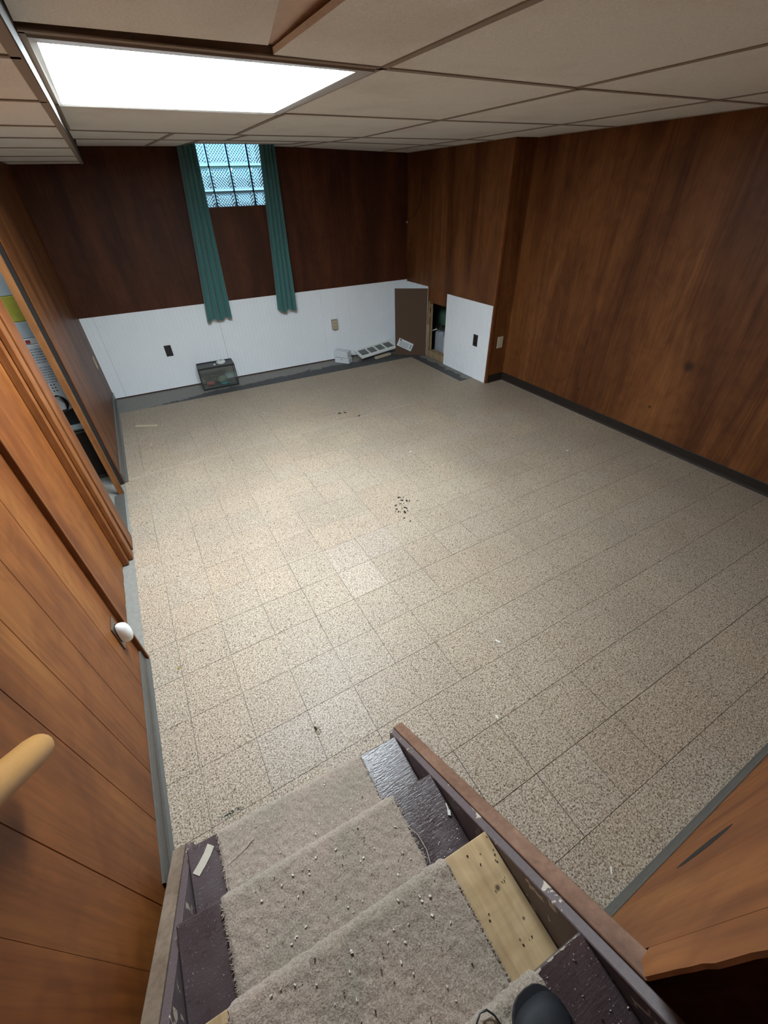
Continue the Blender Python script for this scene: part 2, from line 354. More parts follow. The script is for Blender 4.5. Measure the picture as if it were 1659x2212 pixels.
def struct(name, mb, mat, **k): return build(name, mb, mat, kind='structure', **k)
def sheet(mb, P0, P1, z0, z1, nrm, th, grooves, gw=0.003, gd=0.0025, ragged=0):
    """upright sheet from P0 to P1 (xy); front surface on the line P0-P1 facing nrm, thickness th behind; V grooves at distances"""
    P0 = Vector((*P0, 0)); P1 = Vector((*P1, 0)); d = (P1-P0); L = d.length; d.normalize(); nn = Vector((*nrm, 0)).normalized()
    prof = [(0, 0)]
    for g in sorted(grooves):
        if gw < g < L-gw: prof += [(g-gw/2, 0), (g, -gd), (g+gw/2, 0)]
    prof += [(L, 0)]
    z0f = z0 if callable(z0) else (lambda u: z0)
    pts = [P0 + d*u + nn*h for u, h in prof]
    b = len(mb.v); n = len(pts)
    for (u, h), p in zip(prof, pts): mb.v.append((p.x, p.y, z0f(u)))
    for p in pts: mb.v.append((p.x, p.y, z1))
    k0 = P0 - nn*th; k1 = P1 - nn*th
    mb.v += [(k0.x, k0.y, z0f(0)), (k1.x, k1.y, z0f(L)), (k1.x, k1.y, z1), (k0.x, k0.y, z1)]
    K = b+2*n
    for i in range(n-1): mb.f.append((b+i, b+i+1, b+n+i+1, b+n+i))
    mb.f += [(K, K+1, K+2, K+3), (b, b+n, K+3, K), (b+n-1, K+1, K+2, b+2*n-1)]
    mb.f.append(tuple([b+n+i for i in range(n)] + [K+2, K+3])); mb.f.append(tuple([b+i for i in range(n)] + [K+1, K]))
    return mb
def plank_grooves(L, seed, w=(0.10, 0.30)):
    r = random.Random(seed); g = []; u = r.uniform(*w)
    while u < L: g.append(u); u += r.choice([0.10, 0.15, 0.20, 0.15])*1.0
    return g

# ------------------------------------------------------------------ key geometry
XL = -0.15                                    # left wall
XR = 3.87                                     # right wall
XC = 3.63                                     # chase wall face
YF = -0.857                                   # short wall beside the stairs
YC = 2.765                                    # near end of the chase
def YB(x): return 4.69 - 0.058*(x+0.15)       # back wall runs slightly askew
ZW = 0.85
def wp(x, off=0.0, z=0.0): return (x, YB(x)-off, z)
bn = Vector((-0.058, -1, 0)).normalized(); bd = Vector((1, -0.058, 0)).normalized()

# ------------------------------------------------------------------ floor
slab = struct('floor', MB().box(-2.4, 4.5, -3.2, 4.95, -0.14, -0.004), 'slab')
def clip(poly, a, b, c):                      # keep a*x+b*y<=c
    out = []
    for i in range(len(poly)):
        p, q = poly[i], poly[(i+1) % len(poly)]; dp = a*p[0]+b*p[1]-c; dq = a*q[0]+b*q[1]-c
        if dp <= 0: out.append(p)
        if dp*dq < 0: t = dp/(dp-dq); out.append((p[0]+(q[0]-p[0])*t, p[1]+(q[1]-p[1])*t))
    return out
tiles = []
rt_ = random.Random(3)
HIGHLIGHT = {(4, 3): 1.10, (4, 4): 1.08, (5, 4): 1.06, (1, 0): 1.03, (2, 0): 1.05}  # floor highlights painted in as paler tile tones
for i in range(-1, 17):
    for j in range(-4, 19):
        if i >= 15 and j >= 13: continue
        g = 0.00055 + (0.0004 if j in (-2, -3, 3) else 0) ; off = rt_.uniform(-0.0006, 0.0006)
        x0, x1, y0, y1 = i*T+g+off, (i+1)*T-g+off, j*T+g, (j+1)*T-g
        x1 = min(x1, XR-0.004); x0 = max(x0, XL+0.003); y0 = max(y0, YF+0.004)
        if x1-x0 < 0.01 or y1-y0 < 0.01: continue
        P = clip([(x0, y0), (x1, y0), (x1, y1), (x0, y1)], 0.055, 1.0, 4.226)
        if len(P) < 3: continue
        tiles.append((i, j, P))
def tile_mb(P, mb=None):
    mb = mb or MB(); cx_ = sum(p[0] for p in P)/len(P); cy_ = sum(p[1] for p in P)/len(P)
    bot = [(x, y, -0.004) for x, y in P]; mid = [(x, y, -0.0008) for x, y in P]
    top = [(x+(cx_-x)*0.003, y+(cy_-y)*0.003, 0.0) for x, y in P]
    n = len(P); b = len(mb.v); mb.v += bot+mid+top
    for k in range(n):
        q = (k+1) % n
        mb.f += [(b+k, b+q, b+n+q, b+n+k), (b+n+k, b+n+q, b+2*n+q, b+2*n+k)]
    mb.f.append(tuple(range(b+2*n, b+3*n))); return mb
tiles.sort(key=lambda t: (Vector((t[2][0][0], t[2][0][1], 0))-CAM).length + (3 if t[2][0][1] < -0.2 and t[2][0][0] < 0.8 else 0))
rest = MB()
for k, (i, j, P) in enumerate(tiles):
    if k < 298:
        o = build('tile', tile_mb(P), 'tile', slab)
        s_ = rt_.uniform(0.975, 1.03); wv = rt_.uniform(-0.015, 0.02); s_ *= HIGHLIGHT.get((i, j), 1.0)
        pw = 0.06 if (i, j) in HIGHLIGHT else 0.0
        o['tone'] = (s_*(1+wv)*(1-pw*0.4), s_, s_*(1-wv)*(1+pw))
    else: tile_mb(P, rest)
o = build('tile', rest, 'tile', slab, kind='stuff'); o['tone'] = (1.0, 1.0, 1.0)

# ------------------------------------------------------------------ outer masonry shell (keeps daylight out)
WX0, WX1, WZ0 = 1.28, 2.09, 1.70              # window opening in the back wall
sh = MB()
def back_seg(mb, x0, x1, z0, z1, o0, o1):
    mb.prism([(x0, YB(x0)+o0, z0), (x1, YB(x1)+o0, z0), (x1, YB(x1)+o1, z0), (x0, YB(x0)+o1, z0)],
             [(x0, YB(x0)+o0, z1), (x1, YB(x1)+o0, z1), (x1, YB(x1)+o1, z1), (x0, YB(x0)+o1, z1)]); return mb
for a in ((-2.4, WX0, -0.1, 2.75), (WX1, 4.5, -0.1, 2.75), (WX0, WX1, -0.1, WZ0-0.04), (WX0, WX1, 2.46, 2.75)): back_seg(sh, a[0], a[1], a[2], a[3], 0.012, 0.26)
struct('wall_outer_back', sh, 'concrete_wall')
struct('wall_outer_left', MB().box(-2.5, -2.4, -3.2, 5.0, -0.1, 2.75), 'concrete_wall')
struct('wall_outer_right', MB().box(4.5, 4.6, -3.2, 4.9, -0.1, 2.75), 'green')
struct('wall_outer_front', MB().box(-2.5, 4.6, -3.3, -3.2, -0.1, 2.75), 'concrete_wall')
deck = MB().box(-2.5, 4.6, -3.3, 5.0, 2.62, 2.75)
dk = struct('ceiling_deck', deck, 'deck')
for k in range(14):
    yj = -1.0 + 0.42*k
    build('joist', MB().box(-2.3, 4.4, yj, yj+0.04, 2.44, 2.62), 'deck', dk)

# ------------------------------------------------------------------ back wall with window hole
bw = MB()
def bsheet(mb, x0, x1, z0, z1, gr=()):
    P0 = (x0, YB(x0)); P1 = (x1, YB(x1)); return sheet(mb, P0, P1, z0, z1, (bn.x, bn.y), 0.012, list(gr), 0.002, 0.001)
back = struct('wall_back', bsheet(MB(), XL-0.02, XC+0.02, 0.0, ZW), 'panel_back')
seams = [XL-0.02, 1.05, WX0, WX1, 2.27, 3.49, XC+0.01]
for k in range(len(seams)-1):
    a, b = seams[k], seams[k+1]
    z1 = WZ0 if abs(seams[k]-WX0) < 1e-6 else 2.40
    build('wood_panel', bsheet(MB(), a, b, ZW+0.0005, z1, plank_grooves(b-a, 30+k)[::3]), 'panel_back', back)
# beadboard wainscot
def bead(P0, P1, z0, z1, nrm, proud=0.007, th=0.006, parent=None, skip=()):
    P0v = Vector((*P0, 0)); P1v = Vector((*P1, 0)); L = (P1v-P0v).length; nn = Vector((*nrm, 0)).normalized()
    a = P0v+nn*proud; b = P1v+nn*proud
    gr = [u for u in np.arange(0.02, L, 0.0405)]
    return sheet(MB(), (a.x, a.y), (b.x, b.y), z0, z1, nrm, th, gr, 0.006, 0.003)
ws = [XL, -0.027, 1.175, 2.41, XC-0.008]
for k in range(4):
    a, b = ws[k]+0.001, ws[k+1]-0.001
    build('wainscot_panel', bead((a, YB(a)), (b, YB(b)), 0.012, ZW+0.005, (bn.x, bn.y)), 'white', back)

# ------------------------------------------------------------------ chase (boxed-out corner) with the opening
OY0, OY1, OZ = 3.20, 3.925, 0.665
chase = struct('wall_chase', MB().box(XC, XC+0.012, OY1, YB(XC), 0, 2.40).box(XC, XC+0.012, OY0, OY1, OZ, 2.40).box(XC, XC+0.012, YC, OY0, 0, 2.40), 'panel')
ys = [YC, 3.16, 4.15, YB(XC)-0.001]
for k in range(3):
    a, b = ys[k]+0.0006, ys[k+1]-0.0006
    if k == 1:
        for (c, d_, z0) in ((a, OY0, 0.001), (OY0, OY1, OZ), (OY1, b, 0.001)):
            build('wood_panel', sheet(MB(), (XC-0.004, d_), (XC-0.004, c), z0, 2.4, (-1, 0), 0.004, plank_grooves(d_-c, 41), 0.003, 0.002), 'panel', chase)
    else:
        build('wood_panel', sheet(MB(), (XC-0.004, b), (XC-0.004, a), 0.001, 2.4, (-1, 0), 0.004, plank_grooves(b-a, 50+k), 0.003, 0.002), 'panel', chase)
build('side_panel', MB().box(XC-0.004, XR+0.005, YC-0.006, YC, 0.0, 2.4), 'panel', chase)
build('corner_trim', MB().prism([(XC-0.012, YC-0.012, 0), (XC+0.018, YC-0.012, 0), (XC+0.018, YC-0.006, 0), (XC-0.004, YC-0.006, 0), (XC-0.004, YC+0.02, 0), (XC-0.012, YC+0.02, 0)],
      [(XC-0.012, YC-0.012, 2.4), (XC+0.018, YC-0.012, 2.4), (XC+0.018, YC-0.006, 2.4), (XC-0.004, YC-0.006, 2.4), (XC-0.004, YC+0.02, 2.4), (XC-0.012, YC+0.02, 2.4)]), 'casing', chase)
build('wainscot_panel', bead((XC-0.004, YB(XC)-0.01), (XC-0.004, 3.975), 0.012, ZW-0.015, (-1, 0)), 'white', chase)
build('stud', MB().box(XC+0.013, XC+0.045, OY1+0.0, OY1+0.045, 0.0, OZ+0.1), 'stud', chase)
build('stud_face', MB().box(XC-0.012, XC-0.005, OY1-0.012, OY1+0.036, 0.0, 0.40), 'stud', chase)
build('stud_face', MB().box(XC-0.009, XC-0.005, OY1-0.004, OY1+0.026, 0.40, OZ+0.01), 'stud', chase)
build('blocking', MB().box(XC+0.001, XC+0.03, OY1-0.016, OY1-0.001, 0.50, 0.545), 'stud', chase)
build('blocking', MB().box(XC+0.001, XC+0.03, OY1-0.016, OY1-0.001, 0.60, 0.645), 'stud', chase)
build('sill_plate', MB().box(XC-0.006, XC+0.085, OY0-0.2+0.2, OY1-0.013, 0.0, 0.082), 'stud', chase, bevel=0.002)
struct('wall_cavity', MB().box(4.02, 4.06, YC+0.03, 4.44, 0, 2.4), 'green')
build('wainscot_panel', bead((XC-0.010, 3.565), (XC-0.010, 2.772), 0.001, 0.812, (-1, 0), 0.007, 0.006), 'white', chase)
o = thing('wall_outlet', (XC-0.0172, 2.989, 0.424), 'black outlet plate on the white sheet beside the wall opening', 'outlet')
build('cover_plate', MB().box(XC-0.023, XC-0.0174, 2.952, 3.026, 0.362, 0.486), 'black', o, bevel=0.002)
for z in (0.450, 0.398): build('socket', MB().box(XC-0.0250, XC-0.0232, 2.973, 3.005, z-0.014, z+0.014), 'vinyl', o)

# ------------------------------------------------------------------ right wall
rw = struct('wall_right', MB().box(XR+0.006, XR+0.02, YF-0.02, YC+0.02, 0, 2.4), 'panel')
ry = [YF, 0.33, 1.55, YC-0.007]
for k in range(3):
    a, b = ry[k]+0.0008, ry[k+1]-0.0008
    build('wood_panel', sheet(MB(), (XR, b), (XR, a), 0.001, 2.4, (-1, 0), 0.006, [g for g in plank_grooves(b-a, 60+k)][::2], 0.0022, 0.0013), 'panel', rw)
def vinyl_base(P0, P1, nrm, h=0.085, mat='vinyl', name='baseboard_right', t=0.004, toe=0.012, **k):
    P0 = Vector((*P0, 0)); P1 = Vector((*P1, 0)); nn = Vector((*nrm, 0)).normalized()
    prof = [(0, 0), (toe, 0), (toe, 0.003), (toe*0.55, 0.010), (t, 0.022), (t, h-0.004), (t*0.4, h), (0, h)]
    mb = MB(); mb.prism([P0+nn*a+Vector((0, 0, z)) for a, z in prof], [P1+nn*a+Vector((0, 0, z)) for a, z in prof])
    return mb
struct('baseboard_right', vinyl_base((XR-0.0005, 1.622), (XR-0.0005, YC-0.007), (-1, 0)), 'vinyl')
struct('baseboard_right', vinyl_base((XR-0.0005, YF+0.002), (XR-0.0005, 1.616), (-1, 0)), 'vinyl')
struct('baseboard_chase', vinyl_base((XC+0.02, YC-0.0065), (XR-0.014, YC-0.0065), (0, -1)), 'vinyl')

# ------------------------------------------------------------------ short wall beside the stairs
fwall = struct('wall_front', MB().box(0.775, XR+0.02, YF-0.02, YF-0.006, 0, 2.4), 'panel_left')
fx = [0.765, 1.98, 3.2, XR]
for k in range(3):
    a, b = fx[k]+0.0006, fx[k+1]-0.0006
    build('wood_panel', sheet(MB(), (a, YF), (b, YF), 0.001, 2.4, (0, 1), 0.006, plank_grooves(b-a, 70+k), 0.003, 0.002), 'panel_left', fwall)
# part of that wall above the stringer, torn edge at the stairwell
tw = MB(); r_ = random.Random(5); edge = [(0.686 + r_.uniform(-0.0025, 0.0025), 0.93 + 0.035*k) for k in range(43)]
front = [(0.7645, 0.88)] + [] ; loop = [(0.7645, 2.4), (0.7645, 0.8135), (0.735, 0.830), (0.688, 0.925)] + [(x, z) for x, z in edge if z < 2.39] + [(0.686, 2.4)]
tw.prism([(x, YF, z) for x, z in loop], [(x, YF-0.005, z) for x, z in loop])
build('wood_panel', tw, 'panel_left', fwall)
gm = MB(); pts_ = [(1.118, 0.405), (1.134, 0.408), (1.168, 0.445), (1.196, 0.495), (1.214, 0.560), (1.212, 0.592), (1.186, 0.588), (1.150, 0.552), (1.126, 0.500), (1.116, 0.450)]
gm.prism([(x, YF+0.0001, z) for x, z in pts_], [(x+0.001, YF+0.0008, z) for x, z in pts_])
build('gouge', gm, 'dark', fwall, label='dark gouge torn into the panelling')
struct('baseboard_front', vinyl_base((0.79, YF+0.0005), (XR-0.014, YF+0.0005), (0, 1), 0.095, toe=0.016), 'vinyl_grey')

# ------------------------------------------------------------------ left wall
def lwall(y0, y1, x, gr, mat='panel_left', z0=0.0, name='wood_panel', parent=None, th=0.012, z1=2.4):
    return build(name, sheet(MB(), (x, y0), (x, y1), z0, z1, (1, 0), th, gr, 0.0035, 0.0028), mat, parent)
lw = struct('wall_left', MB().box(XL-0.09, XL-0.0125, -3.2, 0.884, 0, 2.6), 'concrete_wall')
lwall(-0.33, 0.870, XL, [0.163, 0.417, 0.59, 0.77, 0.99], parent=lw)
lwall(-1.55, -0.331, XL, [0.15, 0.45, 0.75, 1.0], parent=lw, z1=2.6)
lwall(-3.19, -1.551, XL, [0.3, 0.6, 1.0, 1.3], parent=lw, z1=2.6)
build('corner_batten', MB().box(XL-0.01, XL+0.020, 0.871, 0.886, 0.0, 2.4), 'casing', lw, bevel=0.002)
# recessed door-like panel with ragged foot
lp = struct('wall_left_recess', MB().box(XL-0.12, XL-0.075, 0.884, 1.79, 0, 2.4), 'concrete_wall')
rg = random.Random(8); mbp = MB(); n_ = 26
bl = [(0.887 + (1.695-0.887)*k/n_, 0.006+rg.uniform(0, 0.012)) for k in range(n_+1)]
loop = [(y, z) for y, z in bl] + [(1.695, 2.4), (0.887, 2.4)]
mbp.prism([(XL-0.0745, y, z) for y, z in loop], [(XL-0.062, y, z) for y, z in loop])
build('wood_panel', mbp, 'panel_left', lp)
# door casing (near side of the opening)
dc = struct('door_1', MB().box(-0.235, -0.165, 1.80, 1.955, 0, 2.4), 'casing')
build('casing_board', MB().box(-0.212, -0.176, 1.66, 1.745, 0.0, 2.4), 'casing', dc, bevel=0.003)
build('casing_board', MB().box(-0.176+0.0005, -0.150, 1.70, 1.765, 0.0, 2.4), 'casing', dc, bevel=0.004)
build('casing_board', MB().box(-0.165+0.0005, -0.146, 1.80, 1.950, 0.0, 2.4), 'casing', dc, bevel=0.004)
build('door_jamb', MB().box(-0.200, -0.162, 2.545, 2.562, 0.0, 2.4), 'jamb', dc)
build('door_head', MB().box(-0.235, -0.155, 1.956, 2.54, 2.02, 2.4), 'casing', dc)
struct('wall_left_back', MB().box(-0.200, -0.1625, 2.70, 4.70, 0, 2.4), 'dark')  # near-black colour paints in the shade of the gap beside the jamb
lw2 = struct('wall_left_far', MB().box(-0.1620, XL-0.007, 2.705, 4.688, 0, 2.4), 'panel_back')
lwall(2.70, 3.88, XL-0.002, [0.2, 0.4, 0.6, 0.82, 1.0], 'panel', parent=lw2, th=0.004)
lwall(3.881, 4.684, XL-0.002, [0.2, 0.4, 0.6], 'panel', parent=lw2, th=0.004)
struct('baseboard_left_far', vinyl_base((XL-0.0015, 2.71), (XL-0.0015, 4.66), (1, 0), 0.095, toe=0.03, t=0.012), 'vinyl_grey')
struct('baseboard_left', vinyl_base((XL+0.0005, -0.105), (XL+0.0005, 0.868), (1, 0), 0.088, toe=0.022, t=0.007), 'vinyl_grey')
struct('trim_1', MB().box(-0.23, -0.165, 1.96, 2.54, -0.004, 0.006), 'vinyl_grey')
struct('wall_laundry_back', MB().box(-2.3, -0.202, 3.9, 4.0, 0, 2.44), 'concrete_wall')
struct('wall_laundry_front', MB().box(-2.3, -0.275, 0.6, 0.7, 0, 2.44), 'concrete_wall')

# ------------------------------------------------------------------ ceiling grid
def zc(x, y):
    if y <= 2.93: return 2.105
    k = (y-2.93)/(4.55-2.93); return 2.105 + k*(0.052 if x <= 2.2 else max(0.0, 0.052*(3.6-x)/1.4))
def fx0(y): return 0.325 + 0.016*y            # soffit face
rowpts = {1: [(0.3, 0.872), (1.31, 0.93), (2.29, 0.98), (3.9, 0.984)], 2: [(0.3, 1.897), (1.30, 1.935), (2.30, 1.984), (3.9, 1.986)],
          3: [(0.3, 2.80), (1.32, 2.915), (2.3, 2.985), (3.9, 3.03)], 4: [(0.3, 3.56), (3.9, 3.60)], 0: [(0.3, -0.08), (3.9, -0.06)]}
def row(j, x):
    if j == 5: return YB(x)-0.001
    if j == -1: return YF+0.002
    p = rowpts[j]
    for (a, ya), (b, yb) in zip(p, p[1:]):
        if x <= b: return ya+(yb-ya)*(x-a)/(b-a)
    return p[-1][1]
ceil = struct('ceiling', MB().box(-2.4, 4.5, 3.98, 3.985, 2.5, 2.52), 'deck')
BW = 0.013
def ctile(corners, up_=0.0030, th=0.014, inset=0.004, name='ceiling_tile', parent=ceil, mat='ctile', zf=zc):
    cx_ = sum(p[0] for p in corners)/len(corners); cy_ = sum(p[1] for p in corners)/len(corners)
    P = [(x+(cx_-x)*0.004, y+(cy_-y)*0.004) for x, y in corners]
    return build(name, MB().prism([(x, y, zf(x, y)+up_) for x, y in P], [(x, y, zf(x, y)+up_+th) for x, y in P]), mat, parent)
def gbar(p, q, parent=ceil, w_=BW, zf=zc, mat='tbar'):
    a = Vector((p[0], p[1], zf(*p))); b = Vector((q[0], q[1], zf(*q))); d = (b-a).normalized(); s = Vector((-d.y, d.x, 0)).normalized()
    mb = MB(); mb.beam(a+Vector((0, 0, 0.001)), b+Vector((0, 0, 0.001)), s*w_, Vector((0, 0, 0.0015)))
    mb.beam(a+Vector((0, 0, 0.018)), b+Vector((0, 0, 0.018)), s*0.0012, Vector((0, 0, 0.0155)))
    return build('grid_bar', mb, mat, parent)
colx = {1: [('f', 0), 1.312, 2.287, 3.287, XR-0.003], 2: [('f', 0), 1.30, 2.287, 3.287, XR-0.003]}
def cx(c, y): return fx0(y)+0.004 if isinstance(c, tuple) else c
cells = []
bands = {-1: [('f', 0), 0.93, 2.25, 3.287, XR-0.003], 0: None, 1: [('f', 0), 1.30, 2.287, 3.287, XR-0.003], 2: [('f', 0), 1.32, 2.287, 3.287, XR-0.003],
         3: [('f', 0), 0.93, 1.40, 2.287, 3.287, XC-0.006]}
def rect(j, ca, cb, j2=None):
    j2 = j+1 if j2 is None else j2
    def X(c, jj):
        x = 0.35 if isinstance(c, tuple) else c
        return cx(c, row(jj, x))
    a0, b0, b1, a1 = X(ca, j), X(cb, j), X(cb, j2), X(ca, j2)
    return [(a0, row(j, a0)), (b0, row(j, b0)), (b1, row(j2, b1)), (a1, row(j2, a1))]
LIGHT = rect(1, ('f', 0), 1.30)
for j in (-1, 1, 2):
    cc = bands[j]
    for a, b in zip(cc, cc[1:]):
        R_ = rect(j, a, b)
        if j == 2 and not isinstance(a, tuple) and b > 3.6: R_ = [R_[0], R_[1], (XR-0.003, YC-0.02), (XC-0.006, YC-0.02), (XC-0.006, R_[2][1]), R_[3]]
        if j == 1 and isinstance(a, tuple): pass
        else: ctile(R_)
        gbar(R_[1], R_[2] if len(R_) == 4 else (XR-0.003, YC-0.02))
        gbar(R_[0], R_[1])
    gbar(rect(j, cc[0], cc[1])[0], rect(j, cc[0], cc[1])[3])
# band nearest the camera: askew tile, gap, stained tile
ctile([(0.338, -0.06), (0.70, -0.06), (0.915, 0.855), (0.342, 0.862)], 0.012)
ctile([(0.952, -0.06), (1.300, -0.06), (1.305, 0.920), (0.938, 0.895)])
ctile(rect(0, 1.312, 2.25)); ctile(rect(0, 2.25, 3.287)); ctile(rect(0, 3.287, XR-0.003))
for a in (1.310, 2.25, 3.287, XR-0.003): R_ = rect(0, a, a+0.01); gbar(R_[0], R_[3])
for a, b in ((('f', 0), 1.310), (1.310, 2.25), (2.25, 3.287), (3.287, XR-0.003)): R_ = rect(0, a, b); gbar(R_[0], R_[1])
# brown main runner seen through the gap, with the dark void above it
build('joist_board', MB().prism([(0.84, 0.10, 2.155), (0.99, 0.10, 2.155), (0.985, 0.90, 2.128), (0.88, 0.90, 2.128)], [(0.84, 0.10, 2.175), (0.99, 0.10, 2.175), (0.985, 0.90, 2.16), (0.88, 0.90, 2.16)]), 'joistwood', ceil)
build('joist_board', MB().prism([(0.72, 0.30, 2.128), (0.735, 0.30, 2.128), (0.905, 0.87, 2.121), (0.895, 0.87, 2.121)], [(0.72, 0.30, 2.26), (0.735, 0.30, 2.26), (0.905, 0.87, 2.2), (0.895, 0.87, 2.2)]), 'joistwood', ceil)
# far bands with window notch
NX0, NX1, NY = 1.215, 2.105, 4.00
cc = bands[3]
for a, b in zip(cc, cc[1:]):
    R_ = rect(3, a, b); ctile(R_); gbar(R_[0], R_[1]); gbar(R_[1], R_[2]); gbar(R_[3], R_[2])
for P in ([(0.40, row(4, 0.4)), (0.93, row(4, 0.93)), (0.93, row(5, 0.93)), (0.40, row(5, 0.40))],
          [(0.93, row(4, 0.93)), (NX0, row(4, NX0)), (NX0, row(5, NX0)), (0.93, row(5, 0.93))],
          [(NX0, row(4, NX0)), (NX1, row(4, NX1)), (NX1, NY+0.05), (NX0, NY)],
          [(NX1, row(4, NX1)), (2.287, row(4, 2.287)), (2.287, row(5, 2.287)), (NX1, row(5, NX1))],
          [(2.287, row(4, 2.287)), (3.287, row(4, 3.287)), (3.287, row(5, 3.287)), (2.287, row(5, 2.287))],
          [(3.287, row(4, 3.287)), (XC-0.006, row(4, XC)), (XC-0.006, row(5, XC)), (3.287, row(5, 3.287))]):
    ctile(P); gbar(P[1], P[2])
gbar((NX0, NY), (NX1, NY+0.05)); gbar((NX0, NY), (NX0, row(5, NX0)))
well = MB().box(NX0-0.03, NX0-0.018, NY, 4.60, 2.16, 2.44).box(NX1+0.018, NX1+0.03, NY+0.03, 4.56, 2.16, 2.44)
well.prism([(NX0-0.03, NY-0.03, 2.15), (NX1+0.03, NY+0.02, 2.15), (NX1+0.03, NY+0.03, 2.15), (NX0-0.03, NY-0.02, 2.15)], [(NX0-0.03, NY-0.03, 2.44), (NX1+0.03, NY+0.02, 2.44), (NX1+0.03, NY+0.03, 2.44), (NX0-0.03, NY-0.02, 2.44)])
build('light_well', well, 'ctile', ceil)
build('light_well_top', MB().box(NX0-0.03, NX1+0.03, NY-0.03, 4.60, 2.425, 2.435), 'ctile', ceil)
# rest of the ceiling behind the camera, over the stairs
struct('ceiling_stairs', MB().box(XL-0.01, 0.78, -3.2, YF-0.02, 2.60, 2.615), 'ctile')
struct('wall_stairhead', MB().box(XL-0.01, 0.78, YF-0.02, YF-0.005, 2.16, 2.6), 'panel_left')
# lower soffit along the left wall
ZS = 2.045
so = struct('ceiling_soffit', MB().prism([(fx0(YF)-0.004, YF, ZS+0.002), (fx0(YF), YF, ZS+0.002), (fx0(4.66), 4.655, ZS+0.002), (fx0(4.66)-0.004, 4.655, ZS+0.002)],
      [(fx0(YF)-0.004, YF, 2.30), (fx0(YF), YF, 2.30), (fx0(4.66), 4.655, 2.30), (fx0(4.66)-0.004, 4.655, 2.30)]), 'tbar')
zs = lambda x, y: ZS
sr_ = [YF, 0.16, 0.76, 1.335, 1.975, 2.46, 3.03, 3.72, 4.30, 4.675]
for a, b in zip(sr_, sr_[1:]):
    yb0 = min(b, 4.66)
    ctile([(XL+0.002, a), (fx0(a)-0.016, a), (fx0(b)-0.016, yb0), (XL+0.002, b if b < 4.6 else 4.688)], parent=so, zf=zs)
    if a > YF: gbar((XL+0.002, a), (fx0(a)-0.005, a), so, BW*0.8, zs)
    gbar((fx0(a)-0.012, a), (fx0(b)-0.012, yb0), so, 0.012, zs)
build('edge_strip', MB().prism([(fx0(YF), YF, ZS-0.001), (fx0(YF)+0.003, YF, ZS-0.001), (fx0(4.66)+0.003, 4.655, ZS-0.001), (fx0(4.66), 4.655, ZS-0.001)],
      [(fx0(YF), YF, 2.102), (fx0(YF)+0.003, YF, 2.102), (fx0(4.66)+0.003, 4.655, 2.15), (fx0(4.66), 4.655, 2.15)]), 'tbar_shaded', so)

# ceiling light
lt = thing('ceiling_light', (0.83, 1.42, 2.105), 'square lit recessed fluorescent light panel in the drop ceiling near the left soffit', 'light')
L0, L1, L2, L3 = [Vector((*p, 2.105)) for p in LIGHT]
ins = [(0.374, 0.955), (1.243, 0.992), (1.258, 1.905), (0.384, 1.878)]
outer = [(L0.x+0.014, L0.y+0.012), (L1.x-0.012, L1.y+0.012), (L2.x-0.012, L2.y-0.012), (L3.x+0.014, L3.y-0.012)]
fr = MB()
for k in range(4):
    q = (k+1) % 4; a, b, c, d_ = outer[k], outer[q], ins[q], ins[k]
    fr.prism([(*a, 2.099), (*b, 2.099), (*c, 2.104), (*d_, 2.104)], [(*a, 2.120), (*b, 2.120), (*c, 2.120), (*d_, 2.120)])
build('frame', fr, 'chrome' if False else plain('light_frame_paint', (0.36, 0.33, 0.30), 0.6, bmp=0), lt)
build('diffuser', MB().prism([(*p, 2.108) for p in ins], [(*p, 2.112) for p in ins]), 'diffuser', lt)
build('housing', MB().prism([(*p, 2.1205) for p in outer], [(*p, 2.20) for p in outer]), 'white_dirty', lt)

# ------------------------------------------------------------------ glass block window
win = struct('window_1', MB(), 'concrete_wall')
YW = 0.030
def wloc(x, off, z): return (x, YB(x)+off, z)
zr = [1.632, 1.823, 2.016, 2.209, 2.40]; xc_ = [1.262, 1.455, 1.650, 1.845, 2.040, 2.10]
for a, b in zip(xc_, xc_[1:]):
    for c, d_ in zip(zr, zr[1:]):
        x0, x1, z0, z1 = a+0.003, b-0.003, max(c, 1.663)+0.003, d_-0.003
        mb = MB(); nx = 14 if b-a > 0.1 else 5; nz = 14 if z1-z0 > 0.17 else 11
        bi = len(mb.v)
        for side in (0, 1):
            for jz in range(nz+1):
                for ix in range(nx+1):
                    u, v = ix/nx, jz/nz; x = x0+(x1-x0)*u; z = z0+(z1-z0)*v
                    e = min(u, 1-u, v, 1-v)
                    pat = (0.0055 if (ix+jz) % 2 == 0 else 0.0) if e > 0.10 else 0.0
                    rim = 0.001 if 0.0 < e <= 0.07 else (0.003 if e == 0 else 0.0)
                    off = YW + (rim - pat + 0.002 if side == 0 else 0.075 + pat - rim)
                    mb.v.append(wloc(x, off, z))
        st = (nx+1)*(nz+1)
        for side in (0, 1):
            for jz in range(nz):
                for ix in range(nx):
                    q = side*st + jz*(nx+1)+ix; mb.f.append((q, q+1, q+nx+2, q+nx+1) if side == 0 else (q+nx+1, q+nx+2, q+1, q))
        ring = [ix for ix in range(nx+1)] + [jz*(nx+1)+nx for jz in range(1, nz+1)] + [nz*(nx+1)+ix for ix in range(nx-1, -1, -1)] + [jz*(nx+1) for jz in range(nz-1, 0, -1)]
        for k in range(len(ring)):
            p, q = ring[k], ring[(k+1) % len(ring)]; mb.f.append((p, q, q+st, p+st))
        build('glass_block', mb, 'glassblock', win)
mo = MB()
for c in xc_[1:-1]: back_seg(mo, c-0.0030, c+0.0030, 1.66, 2.42, YW-0.001, YW+0.07)
for c in zr[1:-1]: back_seg(mo, WX0, WX1, c-0.0030, c+0.0030, YW-0.0012, YW+0.069)
build('mortar', mo, plain('grey_mortar', (0.06, 0.10, 0.13), 0.8), win)
